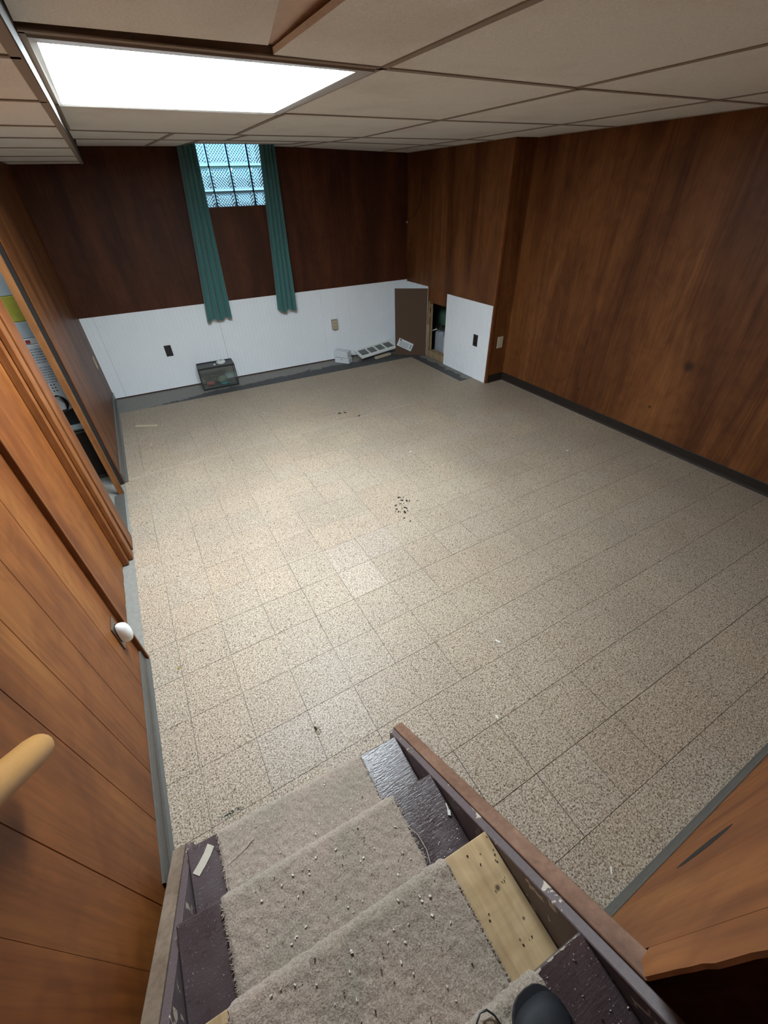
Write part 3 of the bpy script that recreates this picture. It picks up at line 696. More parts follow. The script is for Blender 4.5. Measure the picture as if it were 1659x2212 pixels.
build('sill', back_seg(MB(), WX0, WX1, WZ0-0.012, WZ0, -0.004, 0.028), 'panel_back', win)
# unseen window well outside, its wall added for contrast behind the glass blocks
struct('wall_window_well', MB().box(0.2, 3.4, 5.75, 5.85, 1.0, 1.72), 'concrete_wall')
struct('wall_outdoor_backdrop', MB().box(-3.0, 7.0, 8.0, 8.05, 1.2, 2.04), 'white_dirty')  # unseen board, added so the glass block facets show contrast
struct('floor_outdoor_ground', MB().box(-6.0, 9.0, 5.86, 14.0, 1.4, 1.6), 'green')
struct('floor_window_well', MB().box(0.9, 2.5, 4.86, 5.75, 1.35, 1.42), 'concrete_wall')

# ------------------------------------------------------------------ curtains
def curtain(xt0, xt1, xb0, xb1, zt, zb, off, folds, label, seed):
    r = random.Random(seed); cxm = (xb0+xb1)/2
    o = thing('curtain', (cxm, YB(cxm)-off, zb), label, 'curtain', None)
    mb = MB(); nu, nv = folds*12, 40; ph = [r.uniform(-0.15, 0.15) for _ in range(folds+1)]
    for side in (0, 1):
        for jv in range(nv+1):
            v = jv/nv; z = zt+(zb-zt)*v
            for iu in range(nu+1):
                u = iu/nu; t = u*folds; k = int(min(t, folds-1e-6)); f = t-k
                xa, xb = xt0+(xb0-xt0)*v, xt1+(xb1-xt1)*v
                x = xa+(xb-xa)*(u + 0.012*math.sin(3*v+k*1.7))
                depth = abs(math.sin(math.pi*f))**0.6*(0.034+0.014*v)*(1+ph[k]) + 0.006*math.sin(2.5*v+k)
                sl = 0.012*math.sin(6*u+seed)*v*v
                zz = z - (0.014*math.sin(t*math.pi*0.9+seed) if jv == nv else 0)
                yy = YB(x)-off+0.017 if side else YB(x)-off-depth-sl 
                mb.v.append((x, yy, zz))
    st = (nu+1)*(nv+1)
    for side in (0, 1):
        for jv in range(nv):
            for iu in range(nu):
                q = side*st+jv*(nu+1)+iu; mb.f.append((q, q+1, q+nu+2, q+nu+1))
    for jv in range(nv):
        for c in (0, nu): q = jv*(nu+1)+c; mb.f.append((q, q+nu+1, q+nu+1+st, q+st))
    for iu in range(nu):
        for c in (0, nv): q = c*(nu+1)+iu; mb.f.append((q, q+1, q+1+st, q+st))
    build('fabric', mb, 'curtain', o, smooth=True)
    hm = MB(); back_seg(hm, min(xt0, xt1)-0.01, max(xt0, xt1)+0.01, zt-0.01, zt+0.015, -off-0.028, -off+0.008)
    build('heading', hm, 'curtain', o)
    return o
curtain(1.195, 1.355, 1.040, 1.308, 2.215, 0.700, 0.085, 4, 'longer teal curtain panel left of the glass block window', 2)
curtain(1.942, 2.086, 1.845, 2.072, 2.200, 0.700, 0.085, 4, 'shorter teal curtain panel right of the glass block window', 5)
rd = thing('curtain_rod', (1.65, YB(1.65)-0.06, 2.225), 'thin curtain rod above the glass block window carrying both teal curtains', 'curtain rod')
build('rod', MB().tube([(1.17, YB(1.17)-0.095, 2.240), (2.13, YB(2.13)-0.095, 2.232)], 0.006, 8), 'white_dirty', rd)
for x in (1.175, 2.125): build('bracket', MB().box(x-0.006, x+0.006, YB(x)-0.100, YB(x)-0.0005, 2.225, 2.246), 'white_dirty', rd)

# ------------------------------------------------------------------ stairs
def sk(x): return 0.038*(0.70-x)/0.75
RISE, RUN, Y1 = 0.19, 0.2205, -0.130
def ny(k): return Y1-(k-1)*RUN
st = thing('staircase', (0.33, -0.6, 0.0), 'painted wooden basement stairs with a bare pine tread', 'staircase')
for k in range(1, 12):
    z = RISE*k; y0, y1 = ny(k), ny(k+1)-0.030; xl, xr = -0.042, 0.6985
    mb = MB()
    P = [(xl, y1+sk(xl)), (xr, y1+sk(xr)), (xr, y0+sk(xr)), (xl, y0+sk(xl))]
    mb.prism([(x, y, z-0.026) for x, y in P], [(x, y, z) for x, y in P])
    o = build('tread', mb, 'pine' if k == 3 else 'paint', st, bevel=0.003 if k != 3 else 0.0015, label='bare new pine tread' if k == 3 else None)
    rb = MB(); yr = y0-0.028; rb.prism([(xl, yr-0.012+sk(xl), z-RISE+0.0005), (xr, yr-0.012+sk(xr), z-RISE+0.0005), (xr, yr+sk(xr), z-RISE+0.0005), (xl, yr+sk(xl), z-RISE+0.0005)],
             [(xl, yr-0.012+sk(xl), z-0.0265), (xr, yr-0.012+sk(xr), z-0.0265), (xr, yr+sk(xr), z-0.0265), (xl, yr+sk(xl), z-0.0265)])
    build('riser', rb, 'scuff', st)
    if k in (4,):
        rn = random.Random(2)
        for q in range(7):
            xa = 0.590+0.0148*q; xb = xa+rn.uniform(0.006, 0.0146); dd = rn.uniform(0.001, 0.0055); nb = MB()
            P2 = [(xa, y0-dd*0.6+sk(xa)), ((xa+xb)/2, y0-dd+sk(xa)), (xb, y0-dd*0.7+sk(xb)), (xb, y0-0.001+sk(xb)), (xa, y0-0.001+sk(xa))]
            nb.prism([(x, y, z-0.001) for x, y in P2], [(x, y, z+0.0004) for x, y in P2]); build('worn_patch', nb, 'tape', st, label='paint worn through to pale wood')
def zs_(y, base_=0.165): return base_ + 0.862*(-0.112-y)
def slope_board(x0, x1, ya, yb, up_, dn, mb=None, floorcut=True):
    mb = mb or MB(); za, zb = zs_(ya), zs_(yb)
    loop = [(ya, za+up_), (yb, zb+up_), (yb, zb-dn), (ya, za-dn)]
    if floorcut and za-dn < 0:
        yz = -0.112 - (dn-0.165+0.0)/0.862      # where the lower edge meets the floor
        loop = [(ya, max(za+up_, 0.01)), (yb, zb+up_), (yb, zb-dn), (yz, 0.0), (ya, 0.0)]
    mb.prism([(x0, y, z) for y, z in loop], [(x1, y, z) for y, z in loop]); return mb
YT = -2.45
build('skirt_board', slope_board(0.700, 0.7215, -0.085, YT, -0.002, 0.30), 'scuff', st, bevel=0.002)
build('stringer', slope_board(0.7225, 0.758, -0.085, YF-0.012, -0.014, 0.28), 'scuff', st)
build('cap_trim', slope_board(0.7222, 0.760, -0.078, YF-0.020, 0.004, 0.013, floorcut=False), 'trim_cap', st, bevel=0.002)
build('skirt_board', slope_board(-0.064, -0.0435, -0.045, YT, -0.002, 0.30), 'scuff', st, bevel=0.002)
build('cap_trim', slope_board(-0.104, -0.0645, -0.040, YT, 0.004, 0.030), 'cap_grey', st, bevel=0.002)
build('filler', slope_board(-0.1030, -0.0655, -0.050, YT, -0.031, 0.22), 'scuff', st)
# dark panel under the stairs on the right
struct('wall_understairs', MB().box(0.98, 1.0, -3.2, YF-0.021, 0, 2.6), 'panel_left')

# carpet runner
def carpet():
    prof = []                                       # y, z, nx(normal y), nz, step index
    for k in range(1, 7):
        z = RISE*k; yf = ny(k)+0.006; yr = ny(k)-0.016; yb = ny(k+1)-0.016
        zb = z-RISE + (0.014 if k > 1 else 0.002)
        n1 = 22
        for i in range(n1): t = i/n1; prof.append((yr+0.006*0+ (0.0 if t < 0.75 else (t-0.75)/0.25*0.018), zb+(z-0.022-zb)*t, 1, 0, k))
        for i in range(8):
            a = math.pi*i/7*0.5; prof.append((ny(k)-0.016+0.022*math.cos(a) , z-0.010+0.022*math.sin(a), math.cos(a), math.sin(a), k))
        for i in range(1, 46): t = i/45; prof.append((ny(k)-0.016-t*(ny(k)-0.016-yb-0.004), z+0.012, 0, 1, k))
    mb = MB(); NXc = 120; r = random.Random(11)
    for (y, z, a, b, k) in prof:
        kk = k + 0.0
        xl = 0.050+0.017*(kk-1); xr = 0.556+0.013*(kk-1)
        je = mnoise.noise(Vector((0, y*60, z*60)))*0.006; jf = mnoise.noise(Vector((7, y*60, z*60)))*0.006
        for i in range(NXc+1):
            u = i/NXc; x = (xl+je)+(xr+jf-xl-je)*u
            d = mnoise.noise(Vector((x*230, y*230, z*230)))*0.0024 + mnoise.noise(Vector((x*70, y*70, z*70)))*0.0030
            e = min(u, 1-u)*NXc
            if e < 2: d -= 0.006*(2-e)/2
            mb.v.append((x, y+sk(x)+a*d, z+b*d))
    n = NXc+1
    for j in range(len(prof)-1):
        for i in range(NXc): q = j*n+i; mb.f.append((q, q+1, q+n+1, q+n))
    return mb
cr_ = build('carpet_runner', carpet(), 'carpet', loc=(0.3, -0.12, 0.0), smooth=True)
tag(cr_, 'worn beige carpet runner with frayed edges running up the stairs', 'carpet')
# frayed fringe along both edges of the runner
fz = MB(); r = random.Random(21)
def surf(k, y): return RISE*k+0.010
for k in range(1, 5):
    for i in range(150):
        t = r.random(); y = ny(k)-0.01-t*(RUN-0.01); side = r.random() < 0.5
        x = (0.050+0.017*(k-1)) if side else (0.556+0.013*(k-1)); dx = -1 if side else 1
        x -= dx*0.004; y += sk(x); L_ = r.uniform(0.003, 0.010); a = r.uniform(-0.8, 0.8); z = surf(k, y)+r.uniform(-0.004, 0.002)
        p = Vector((x, y, z)); q = p+Vector((dx*L_*math.cos(a), L_*math.sin(a), r.uniform(-0.004, 0.003)))
        if q.z < RISE*k+0.001: q.z = RISE*k+0.001
        fz.tube([p, (p+q)/2+Vector((0, 0, 0.001)), q], [0.0012, 0.001, 0.0005], 4)
build('fringe', fz, 'carpet', cr_, kind='stuff')
for pts in ([(0.155, -0.175, 0.207), (0.115, -0.188, 0.208), (0.085, -0.195, 0.207), (0.062, -0.20, 0.206), (0.053, -0.23, 0.200), (0.052, -0.27, 0.199), (0.063, -0.31, 0.204)],
            [(0.565, -0.43, 0.392), (0.580, -0.46, 0.388), (0.583, -0.50, 0.386), (0.575, -0.53, 0.389)]):
    build('loose_thread', MB().tube(pts, 0.0009, 6), 'tape', cr_)

# litter lying about
def flakes(name, pts, mat, label, cat, s=(0.002, 0.006), th=0.0010):
    mb = MB(); r = random.Random(len(pts))
    for (x, y, z) in pts:
        a = r.uniform(*s); b = a*r.uniform(0.2, 0.8); ang = r.uniform(0, 3.14); c_, s_ = math.cos(ang), math.sin(ang)
        c = Vector((x, y, z+th)); mb.obox(c, (a*c_, a*s_, 0), (-b*s_, b*c_, 0), (0, 0, th))
    o = build(name, mb, mat, loc=(pts[0][0], pts[0][1], pts[0][2])); tag(o, label, cat, kind='stuff'); return o
r = random.Random(31); w_, d_ = [], []
for k in (1, 2, 3, 4):
    for i in range(70 if k > 1 else 30):
        x = r.uniform(0.10+0.017*k, 0.54); y = ny(k)-0.01-r.random()*(RUN-0.04); (w_ if r.random() < 0.68 else d_).append((x, y+sk(x), RISE*k+0.0135))
w2, d2 = [], []
for i in range(80):
    k = r.choice((2, 2, 3, 4)); x = r.uniform(0.60, 0.695); y = ny(k)-0.01-r.random()*(RUN-0.04)
    (w2 if k != 3 and r.random() < 0.75 else d2).append((x, y+sk(x), RISE*k+0.0002))
flakes('crumb_litter', w_, 'crumb', 'pale crumbs and flecks scattered on the carpet runner', 'crumbs', (0.0006, 0.0030))
flakes('dirt_litter', d_, 'soil', 'dark bits of dirt scattered on the carpet runner', 'dirt', (0.0006, 0.0019))
flakes('paint_chips', w2, 'crumb', 'white paint chips on the bare right ends of the treads', 'paint chips', (0.0006, 0.0016))
flakes('sawdust_specks', d2, 'soil', 'dark specks on the bare pine tread end', 'dirt', (0.0005, 0.0019))
r = random.Random(41)
def cl(cx_, cy_, n, sx, sy_): return [(cx_+r.gauss(0, sx), cy_+r.gauss(0, sy_), 0.0002) for _ in range(n)]
flakes('black_debris', cl(1.58, 1.28, 22, 0.045, 0.05)+[(1.72, 1.27, 0.0002), (1.55, 1.10, 0.0002)], 'soil', 'cluster of small black debris in the middle of the floor', 'debris', (0.003, 0.009), 0.002)
flakes('black_debris', cl(1.90, 2.93, 5, 0.03, 0.03)+cl(2.01, 2.79, 3, 0.02, 0.01), 'soil', 'few black flecks on the floor tiles towards the back wall', 'debris', (0.006, 0.015), 0.002)
flakes('floor_specks', [(r.uniform(0.0, 3.5), r.uniform(0.1, 3.9), 0.0002) for _ in range(90)], 'soil', 'tiny dark specks spread over the floor tiles', 'specks', (0.0012, 0.0035))
flakes('white_specks', [(2.06, 1.9, .0002), (1.144, -0.789, .0002), (1.418, 0.072, .0002), (1.16, -0.213, .0002), (1.2, 3.4, .0002), (2.7, 2.4, .0002), (3.2, 1.2, .0002), (0.1, 3.3, .0002)], 'crumb', 'scattered white specks on the floor tiles', 'specks', (0.005, 0.012))
tag(build('leaf_bit', MB().lathe((-0.010, 0.742, 0.0002), [(0.007, 0), (0.0085, 0.002), (0.004, 0.0035)], 7), 'pebble', loc=(-0.01, 0.742, 0)), 'yellowish dried leaf crumb on a tile joint near the left wall', 'leaf')
tag(build('leaf_bit', MB().lathe((0.483, -0.062, 0.0002), [(0.010, 0), (0.012, 0.003), (0.005, 0.005)], 6), 'scrap', loc=(0.483, -0.062, 0)), 'brown chip on the tiles at the foot of the stairs', 'chip')
flakes('brown_stain', [(0.462+r.gauss(0, 0.007), 0.130+r.gauss(0, 0.014), 0.00005) for _ in range(60)], 'stainmat', 'small brown stain on the tiles in front of the stairs', 'stain', (0.0015, 0.004), 0.00015)
flakes('grey_smudge', [(0.075+r.gauss(0, 0.022), 0.012+r.gauss(0, 0.005), 0.00005) for _ in range(70)], 'smudgemat', 'grey-green smudge on the tiles at the left foot of the stairs', 'stain', (0.0015, 0.004), 0.00015)
# wood splinter and tape
mb = MB(); mb.beam((0.002, 3.799, 0.004), (0.194, 3.690, 0.004), (0.006, 0.010, 0), (0, 0, 0.0035))
tag(build('wood_splinter', mb, 'scrap', loc=(0.1, 3.745, 0)), 'long thin pale wood splinter lying on the tiles by the left wall', 'wood scrap')
mb = MB(); pts = [(-0.026, -0.172), (-0.008, -0.158), (0.012, -0.140), (0.028, -0.120)]; z = RISE+0.0015
for a, b in zip(pts, pts[1:]): mb.beam((*a, z), (*b, z+0.001), (0.0085, -0.0085, 0), (0, 0, 0.0008))
tag(build('masking_tape', mb, 'tape', loc=(0, -0.15, RISE)), 'short strip of pale tape on the lowest tread beside the carpet', 'tape')
mb = MB(); mb.obox((0.687, -0.462, RISE*2+0.004), (0.003, 0.006, 0.001), (-0.003, 0.003, 0.0), (0, 0, 0.0035)); mb.obox((0.690, -0.448, RISE*2+0.006), (0.001, 0.008, 0.002), (-0.0015, 0.001, 0), (0, 0, 0.005))
tag(build('plaster_chip', mb, 'crumb', loc=(0.687, -0.455, RISE*2)), 'white plaster chip on the second tread by the right skirt board', 'plaster chip')

# ------------------------------------------------------------------ handrail
hr = thing('handrail', (-0.09, -0.03, 0.90), 'round honey-coloured wooden handrail end on the left stair wall', 'handrail')
d = Vector((0.0, -0.116, 0.107)).normalized(); e0 = Vector((-0.090, -0.045, 0.921))
prof = [(0.0, 0.004), (0.006, 0.014), (0.014, 0.022), (0.028, 0.028), (0.05, 0.030)]
pts = [e0+d*a for a, _ in prof] + [e0+d*1.9]; rad = [b for _, b in prof]+[0.030]
build('rail', MB().tube(pts, rad, 20), 'rail', hr, smooth=True)
for s_ in (0.62, 1.6):
    c = e0+d*s_; build('bracket', MB().tube([c-Vector((0, 0, 0.028)), c+Vector((-0.005, 0, -0.06)), (XL+0.003, c.y, c.z-0.07)], 0.006, 8), 'chrome', hr)

# ------------------------------------------------------------------ shoe on the fourth tread
sh_ = thing('shoe', (0.545, -0.90, RISE*4+0.014), 'black leather work shoe standing on a stair tread', 'shoe')
def shoe_ring(t, grow, z):
    """outline of sole at param; t in 0..1 closed"""
    a = 2*math.pi*t; c, s = math.cos(a), math.sin(a)
    yy = s; halfw = 0.049 if yy > 0 else 0.040
    halfw *= (1-0.14*max(0, -yy))
    x = c*abs(c)**-0.25*halfw if abs(c) > 1e-4 else 0
    y = yy*abs(yy)**-0.12*0.104 if abs(yy) > 1e-4 else 0
    x += 0.006*max(0, yy)
    return (x*(1+grow/0.049), y*(1+grow/0.112), z)
def shoe_loft(levels, seg=36):
    mb = MB(); ang = math.radians(-4); c_, s_ = math.cos(ang), math.sin(ang)
    for (gx, gy, oy, z, sl) in levels:
        for k in range(seg):
            x, y, _ = shoe_ring(k/seg, 0, 0); x *= gx; y = y*gy+oy
            zz = z + sl*(y/0.112)
            mb.v.append((0.543+x*c_-y*s_, -0.906+x*s_+y*c_, RISE*4+0.0145+zz))
    for i in range(len(levels)-1):
        for k in range(seg): j = (k+1) % seg; a = i*seg; mb.f.append((a+k, a+j, a+seg+j, a+seg+k))
    mb.f.append(tuple(range(seg-1, -1, -1))); mb.f.append(tuple((len(levels)-1)*seg+k for k in range(seg))); return mb
build('sole', shoe_loft([(1.06, 1.04, 0.002, 0.0, 0), (1.12, 1.08, 0.004, 0.005, 0), (1.13, 1.09, 0.004, 0.018, 0), (1.10, 1.08, 0.004, 0.024, 0)]), 'black_rubber', sh_, smooth=True)
build('upper', shoe_loft([(0.99, 0.95, 0, 0.0262, 0), (0.96, 0.92, -0.001, 0.036, -0.002), (0.86, 0.84, -0.010, 0.046, -0.006), (0.74, 0.73, -0.020, 0.056, -0.012), (0.58, 0.60, -0.030, 0.068, -0.016)]), 'shoe', sh_, smooth=True)
build('toe_cap', shoe_loft([(1.02, 0.42, 0.062, 0.0264, 0), (0.99, 0.40, 0.061, 0.034, 0), (0.88, 0.34, 0.056, 0.043, 0), (0.62, 0.24, 0.046, 0.049, 0), (0.3, 0.12, 0.038, 0.051, 0)]), 'shoe', sh_, smooth=True)
build('tongue', shoe_loft([(0.34, 0.34, 0.000, 0.060, 0.006), (0.34, 0.34, -0.002, 0.070, -0.004), (0.26, 0.28, -0.004, 0.0765, -0.006)]), 'shoe_grey', sh_, smooth=True)
build('collar', shoe_loft([(0.62, 0.42, -0.055, 0.060, 0), (0.60, 0.42, -0.056, 0.085, 0), (0.50, 0.34, -0.056, 0.088, 0), (0.46, 0.30, -0.056, 0.070, 0)]), 'shoe', sh_, smooth=True)
lc = MB()
for q in (0.012, -0.006, -0.024): lc.tube([(0.540-0.024, -0.906+q, RISE*4+0.086), (0.540, -0.906+q+0.004, RISE*4+0.0965), (0.540+0.024, -0.906+q, RISE*4+0.086)], 0.0026, 8)
build('lace', lc, 'black', sh_, smooth=True)
cd = MB().tube([(0.462, -0.800, 0.7755), (0.470, -0.781, 0.7765), (0.482, -0.775, 0.7770), (0.493, -0.778, 0.7770), (0.500, -0.788, 0.7765), (0.503, -0.803, 0.7760)], 0.0016, 8)
tag(build('cord', cd, 'black', loc=(0.48, -0.79, 0.774), smooth=True), 'thin black cord loop on the carpet beside the shoe', 'cord')

# ------------------------------------------------------------------ fish tank
A = Vector((0.776, 4.380, 0)); Bv = Vector((1.181, 4.353, 0)); ux = (Bv-A).normalized(); uy = Vector((-ux.y, ux.x, 0)); W_ = (Bv-A).length; D_ = 0.215; H_ = 0.252
ft = thing('fish_tank', tuple(A+ux*W_/2+uy*D_/2), 'small black-trimmed glass fish tank on the bare floor under the left curtain', 'fish tank')
def lb(mb, u0, u1, v0, v1, z0, z1): P = [A+ux*a+uy*b for a, b in ((u0, v0), (u1, v0), (u1, v1), (u0, v1))]; return mb.prism([(p.x, p.y, z0) for p in P], [(p.x, p.y, z1) for p in P])
def frame_ring(z0, z1, t=0.013):
    mb = MB(); lb(mb, 0, W_, 0, t, z0, z1); lb(mb, 0, W_, D_-t, D_, z0, z1); lb(mb, 0, t, t, D_-t, z0, z1); lb(mb, W_-t, W_, t, D_-t, z0, z1); return mb
build('base_frame', frame_ring(0.0, 0.0141), 'black', ft); build('top_frame', frame_ring(H_-0.020, H_), 'black', ft)
build('bottom_pane', lb(MB(), 0.012, W_-0.012, 0.012, D_-0.012, 0.004, 0.010), 'pane', ft)
for a in ((0.006, W_-0.006, 0.002, 0.006), (0.006, W_-0.006, D_-0.006, D_-0.002), (0.002, 0.006, 0.006, D_-0.006), (W_-0.006, W_-0.002, 0.006, D_-0.006)):
    build('glass_pane', lb(MB(), *a, 0.0142, H_-0.0202), 'pane', ft)
for u in (0.0, W_-0.009):
    for v in (0.0, D_-0.009): build('corner_seal', lb(MB(), u, u+0.009, v, v+0.009, 0.0142, H_-0.0202), 'black', ft)
ld = build('lid', lb(MB(), 0.013, W_-0.013, 0.013, D_-0.013, H_-0.014, H_-0.008), 'mesh', ft)
build('shelf', lb(MB(), 0.010, 0.290, 0.02, 0.12, 0.158, 0.163), 'mesh', ft)
def blob(mb, c, rx, ry, rz, seed, seg=14, rings=8):
    b0 = len(mb.v)
    for i in range(rings+1):
        ph = math.pi*i/rings
        for k in range(seg):
            a = 2*math.pi*k/seg; v = Vector((math.sin(ph)*math.cos(a), math.sin(ph)*math.sin(a), math.cos(ph)))
            m_ = 1+0.28*mnoise.noise(v*2.2+Vector((seed, 0, 0))); mb.v.append((c[0]+v.x*rx*m_, c[1]+v.y*ry*m_, max(0.0105, c[2]+v.z*rz*m_)))
    for i in range(rings):
        for k in range(seg): j = (k+1) % seg; a = b0+i*seg; mb.f.append((a+k, a+seg+k, a+seg+j, a+j))
    return mb
p1 = A+ux*0.24+uy*0.12; p2 = A+ux*0.10+uy*0.10; p3 = A+ux*0.26+uy*0.06
tag(build('aquarium_rock', blob(MB(), (p1.x, p1.y, 0.065), 0.055, 0.040, 0.055, 3), 'rock', loc=(p1.x, p1.y, 0.01), smooth=True), 'greenish aquarium rock inside the fish tank', 'rock')
tag(build('aquarium_rock', blob(MB(), (p2.x, p2.y, 0.035), 0.050, 0.035, 0.024, 9), 'redrock', loc=(p2.x, p2.y, 0.01), smooth=True), 'reddish heap of gravel in the left of the fish tank', 'rock')
tag(build('aquarium_rock', blob(MB(), (p3.x, p3.y-0.0, 0.028), 0.055, 0.022, 0.017, 15), 'teal', loc=(p3.x, p3.y, 0.01), smooth=True), 'teal decoration lying at the front of the fish tank', 'decoration')
c = A+ux*0.275+uy*0.125
pk = thing('smoke_detector', (c.x, c.y, H_-0.008), 'round white smoke detector lying on top of the fish tank', 'smoke detector')
build('body', MB().lathe((c.x, c.y, H_-0.0078), [(0.050, 0), (0.053, 0.006), (0.052, 0.016), (0.044, 0.021), (0.042, 0.021)], 28), 'white_dirty', pk, smooth=False)
build('rim', MB().lathe((c.x, c.y, H_+0.0133), [(0.036, 0), (0.036, 0.008), (0.030, 0.011), (0.016, 0.011)], 24), 'white_dirty', pk)
build('vent', MB().lathe((c.x+0.004, c.y, H_+0.0244), [(0.013, 0), (0.012, 0.002)], 12, 'z', 1.4, 0.7), 'black', pk)
c = A+ux*0.195+uy*0.085
tag(build('bottle_cap', MB().lathe((c.x, c.y, H_-0.0078), [(0.011, 0), (0.011, 0.010), (0.009, 0.012)], 14), 'white_dirty', loc=(c.x, c.y, H_-0.008)), 'tiny white cap on the fish tank lid beside the smoke detector', 'cap')

# ------------------------------------------------------------------ outlets
def plate_back(x, z, mat, label, w2=0.036, h2=0.059, t=0.006):
    c = Vector((x, YB(x), z)) + bn*0.0072; o = thing('wall_outlet', tuple(c), label, 'outlet')
    build('cover_plate', MB().obox(c+bn*t/2, bd*w2, bn*t/2, (0, 0, h2)), mat, o, bevel=0.002)
    for dz in (0.026, -0.026): build('socket', MB().obox(c+bn*(t+0.0012)+Vector((0, 0, dz)), bd*0.016, bn*0.0012, (0, 0, 0.014)), mat, o, bevel=0.0008)
    return o
plate_back(0.559, 0.430, 'black', 'black outlet plate on the white wainscot left of the fish tank')
x, z = 2.556, 0.445; c = Vector((x, YB(x), z))+bn*0.0072
o = thing('wall_outlet', tuple(c), 'thick beige surface-mounted outlet box on the wainscot above the white box', 'outlet')
build('box', MB().obox(c+bn*0.018, bd*0.038, bn*0.018, (0, 0, 0.060)), 'beige_dark', o, bevel=0.004)
build('cover_plate', MB().obox(c+bn*0.0375, bd*0.034, bn*0.0014, (0, 0, 0.050)+Vector((0, 0, 0)) if False else (0, 0, 0.050)), 'beige', o, bevel=0.001)
for dx_, dz in ((-0.012, 0.018), (0.012, 0.018), (-0.012, -0.022), (0.012, -0.022)): build('slot', MB().obox(c+bn*0.0395+bd*dx_+Vector((0, 0, dz)), bd*0.003, bn*0.0006, (0, 0, 0.006)), 'vinyl', o)
build('open_underside', MB().obox(c+bn*0.020+Vector((0, 0, -0.0612)), bd*0.028, bn*0.013, (0, 0, 0.0010)), 'rust', o)
c = Vector((3.763, YC-0.0062, 0.434)); o = thing('wall_outlet', tuple(c), 'beige outlet plate on the dark end face of the boxed-out corner', 'outlet')
build('cover_plate', MB().box(c.x-0.040, c.x+0.040, c.y-0.007, c.y-0.0002, c.z-0.060, c.z+0.060), 'beige', o, bevel=0.002)
for dz in (0.026, -0.026): build('socket', MB().box(c.x-0.016, c.x+0.016, c.y-0.009, c.y-0.0072, c.z+dz-0.014, c.z+dz+0.014), 'beige', o, bevel=0.0006)
c = Vector((XL-0.0015, 4.385, 0.50)); o = thing('wall_outlet', tuple(c), 'cream outlet plate seen edge-on on the far left wall by the wainscot', 'outlet')
build('cover_plate', MB().box(c.x, c.x+0.007, c.y-0.036, c.y+0.036, c.z-0.058, c.z+0.058), 'beige', o, bevel=0.002)
build('toggle', MB().box(c.x+0.0072, c.x+0.012, c.y-0.004, c.y+0.004, c.z-0.010, c.z+0.010), 'beige', o)
# night light on the near left wall
c = Vector((XL+0.0002, 0.785, 0.330)); o = thing('wall_outlet', tuple(c), 'brown metal outlet plate low on the left wall behind the white night light', 'outlet')
build('cover_plate', MB().box(c.x, c.x+0.006, c.y-0.040, c.y+0.040, c.z-0.070, c.z+0.070), plain('bronze_plate', (0.17, 0.12, 0.09), 0.35, 0.6, bmp=0), o, bevel=0.002)
for dz in (0.03, -0.03): build('socket', MB().box(c.x+0.0062, c.x+0.009, c.y-0.016, c.y+0.016, c.z+dz-0.014, c.z+dz+0.014), 'vinyl', o)
o = thing('night_light', (c.x+0.0095, c.y, c.z), 'white rounded plug-in night light on the left wall near the stairs', 'night light')
mb = MB(); seg = 28
lv = [(0.0095, 0.78, 0.84), (0.014, 0.92, 0.94), (0.024, 1.0, 1.0), (0.036, 0.97, 0.97), (0.046, 0.82, 0.85), (0.052, 0.55, 0.6), (0.054, 0.2, 0.2)]
for (xx, sy1, sz1) in lv:
    for k in range(seg):
        a = 2*math.pi*k/seg; cc_, ss = math.cos(a), math.sin(a)
        mb.v.append((c.x+xx, c.y-0.012+cc_*0.031*sy1*(1-0.15*ss), c.z+0.006+ss*0.056*sz1))
for i in range(len(lv)-1):
    for k in range(seg): j = (k+1) % seg; a = i*seg; mb.f.append((a+k, a+j, a+seg+j, a+seg+k))
mb.f.append(tuple(range(seg-1, -1, -1))); mb.f.append(tuple((len(lv)-1)*seg+k for k in range(seg)))
build('body', mb, plain('white_gloss', (0.80, 0.82, 0.83), 0.3, bmp=0, var=0.02), o, smooth=True)
build('sensor', MB().lathe((c.x+0.0445, c.y-0.012, c.z+0.038), [(0.003, 0), (0.003, 0.002)], 10, 'x'), 'black', o)

# ------------------------------------------------------------------ brown-backed board leaning in the corner
A2 = Vector((3.295, 4.233, 0)); B2 = Vector((3.618, 3.973, 0)); e1 = (B2-A2).normalized(); en = Vector((e1.y, -e1.x, 0)); en = en if en.y < 0 else -en
bb = thing('beadboard_offcut', tuple((A2+B2)/2), 'brown back of a loose panel offcut standing across the corner, white sticker low on it', 'panel')
build('board', MB().obox((A2+B2)/2-en*0.003+Vector((0, 0, 0.407)), e1*((B2-A2).length/2), en*0.003, (0, 0, 0.406)), 'brownback', bb)
build('white_face', MB().obox((A2+B2)/2-en*0.0068+Vector((0, 0, 0.407)), e1*((B2-A2).length/2), en*0.0007, (0, 0, 0.406)), 'white', bb, label='white painted front face')
lcn = A2+e1*0.134+Vector((0, 0, 0.138))+en*0.0006; la = math.radians(-22.5); lu = e1*math.cos(la)+Vector((0, 0, 1))*math.sin(la); lv_ = -e1*math.sin(la)+Vector((0, 0, 1))*math.cos(la)
lab = build('label', MB().obox(lcn, lu*0.103, en*0.0004, lv_*0.051), 'paper', bb, label='tilted white sticker with grey print')
ln = MB(); rr_ = random.Random(4)
for k in range(9):
    v = 0.026-0.0082*k
    u = -0.072
    while u < 0.045:
        l_ = rr_.uniform(0.006, 0.022); l_ = min(l_, 0.05-u); ln.obox(lcn+lu*(u+l_/2)+lv_*v+en*0.0006, lu*l_/2, en*0.0002, lv_*0.0022); u += l_+0.004
build('printed_lines', ln, 'ink', lab, kind='stuff')
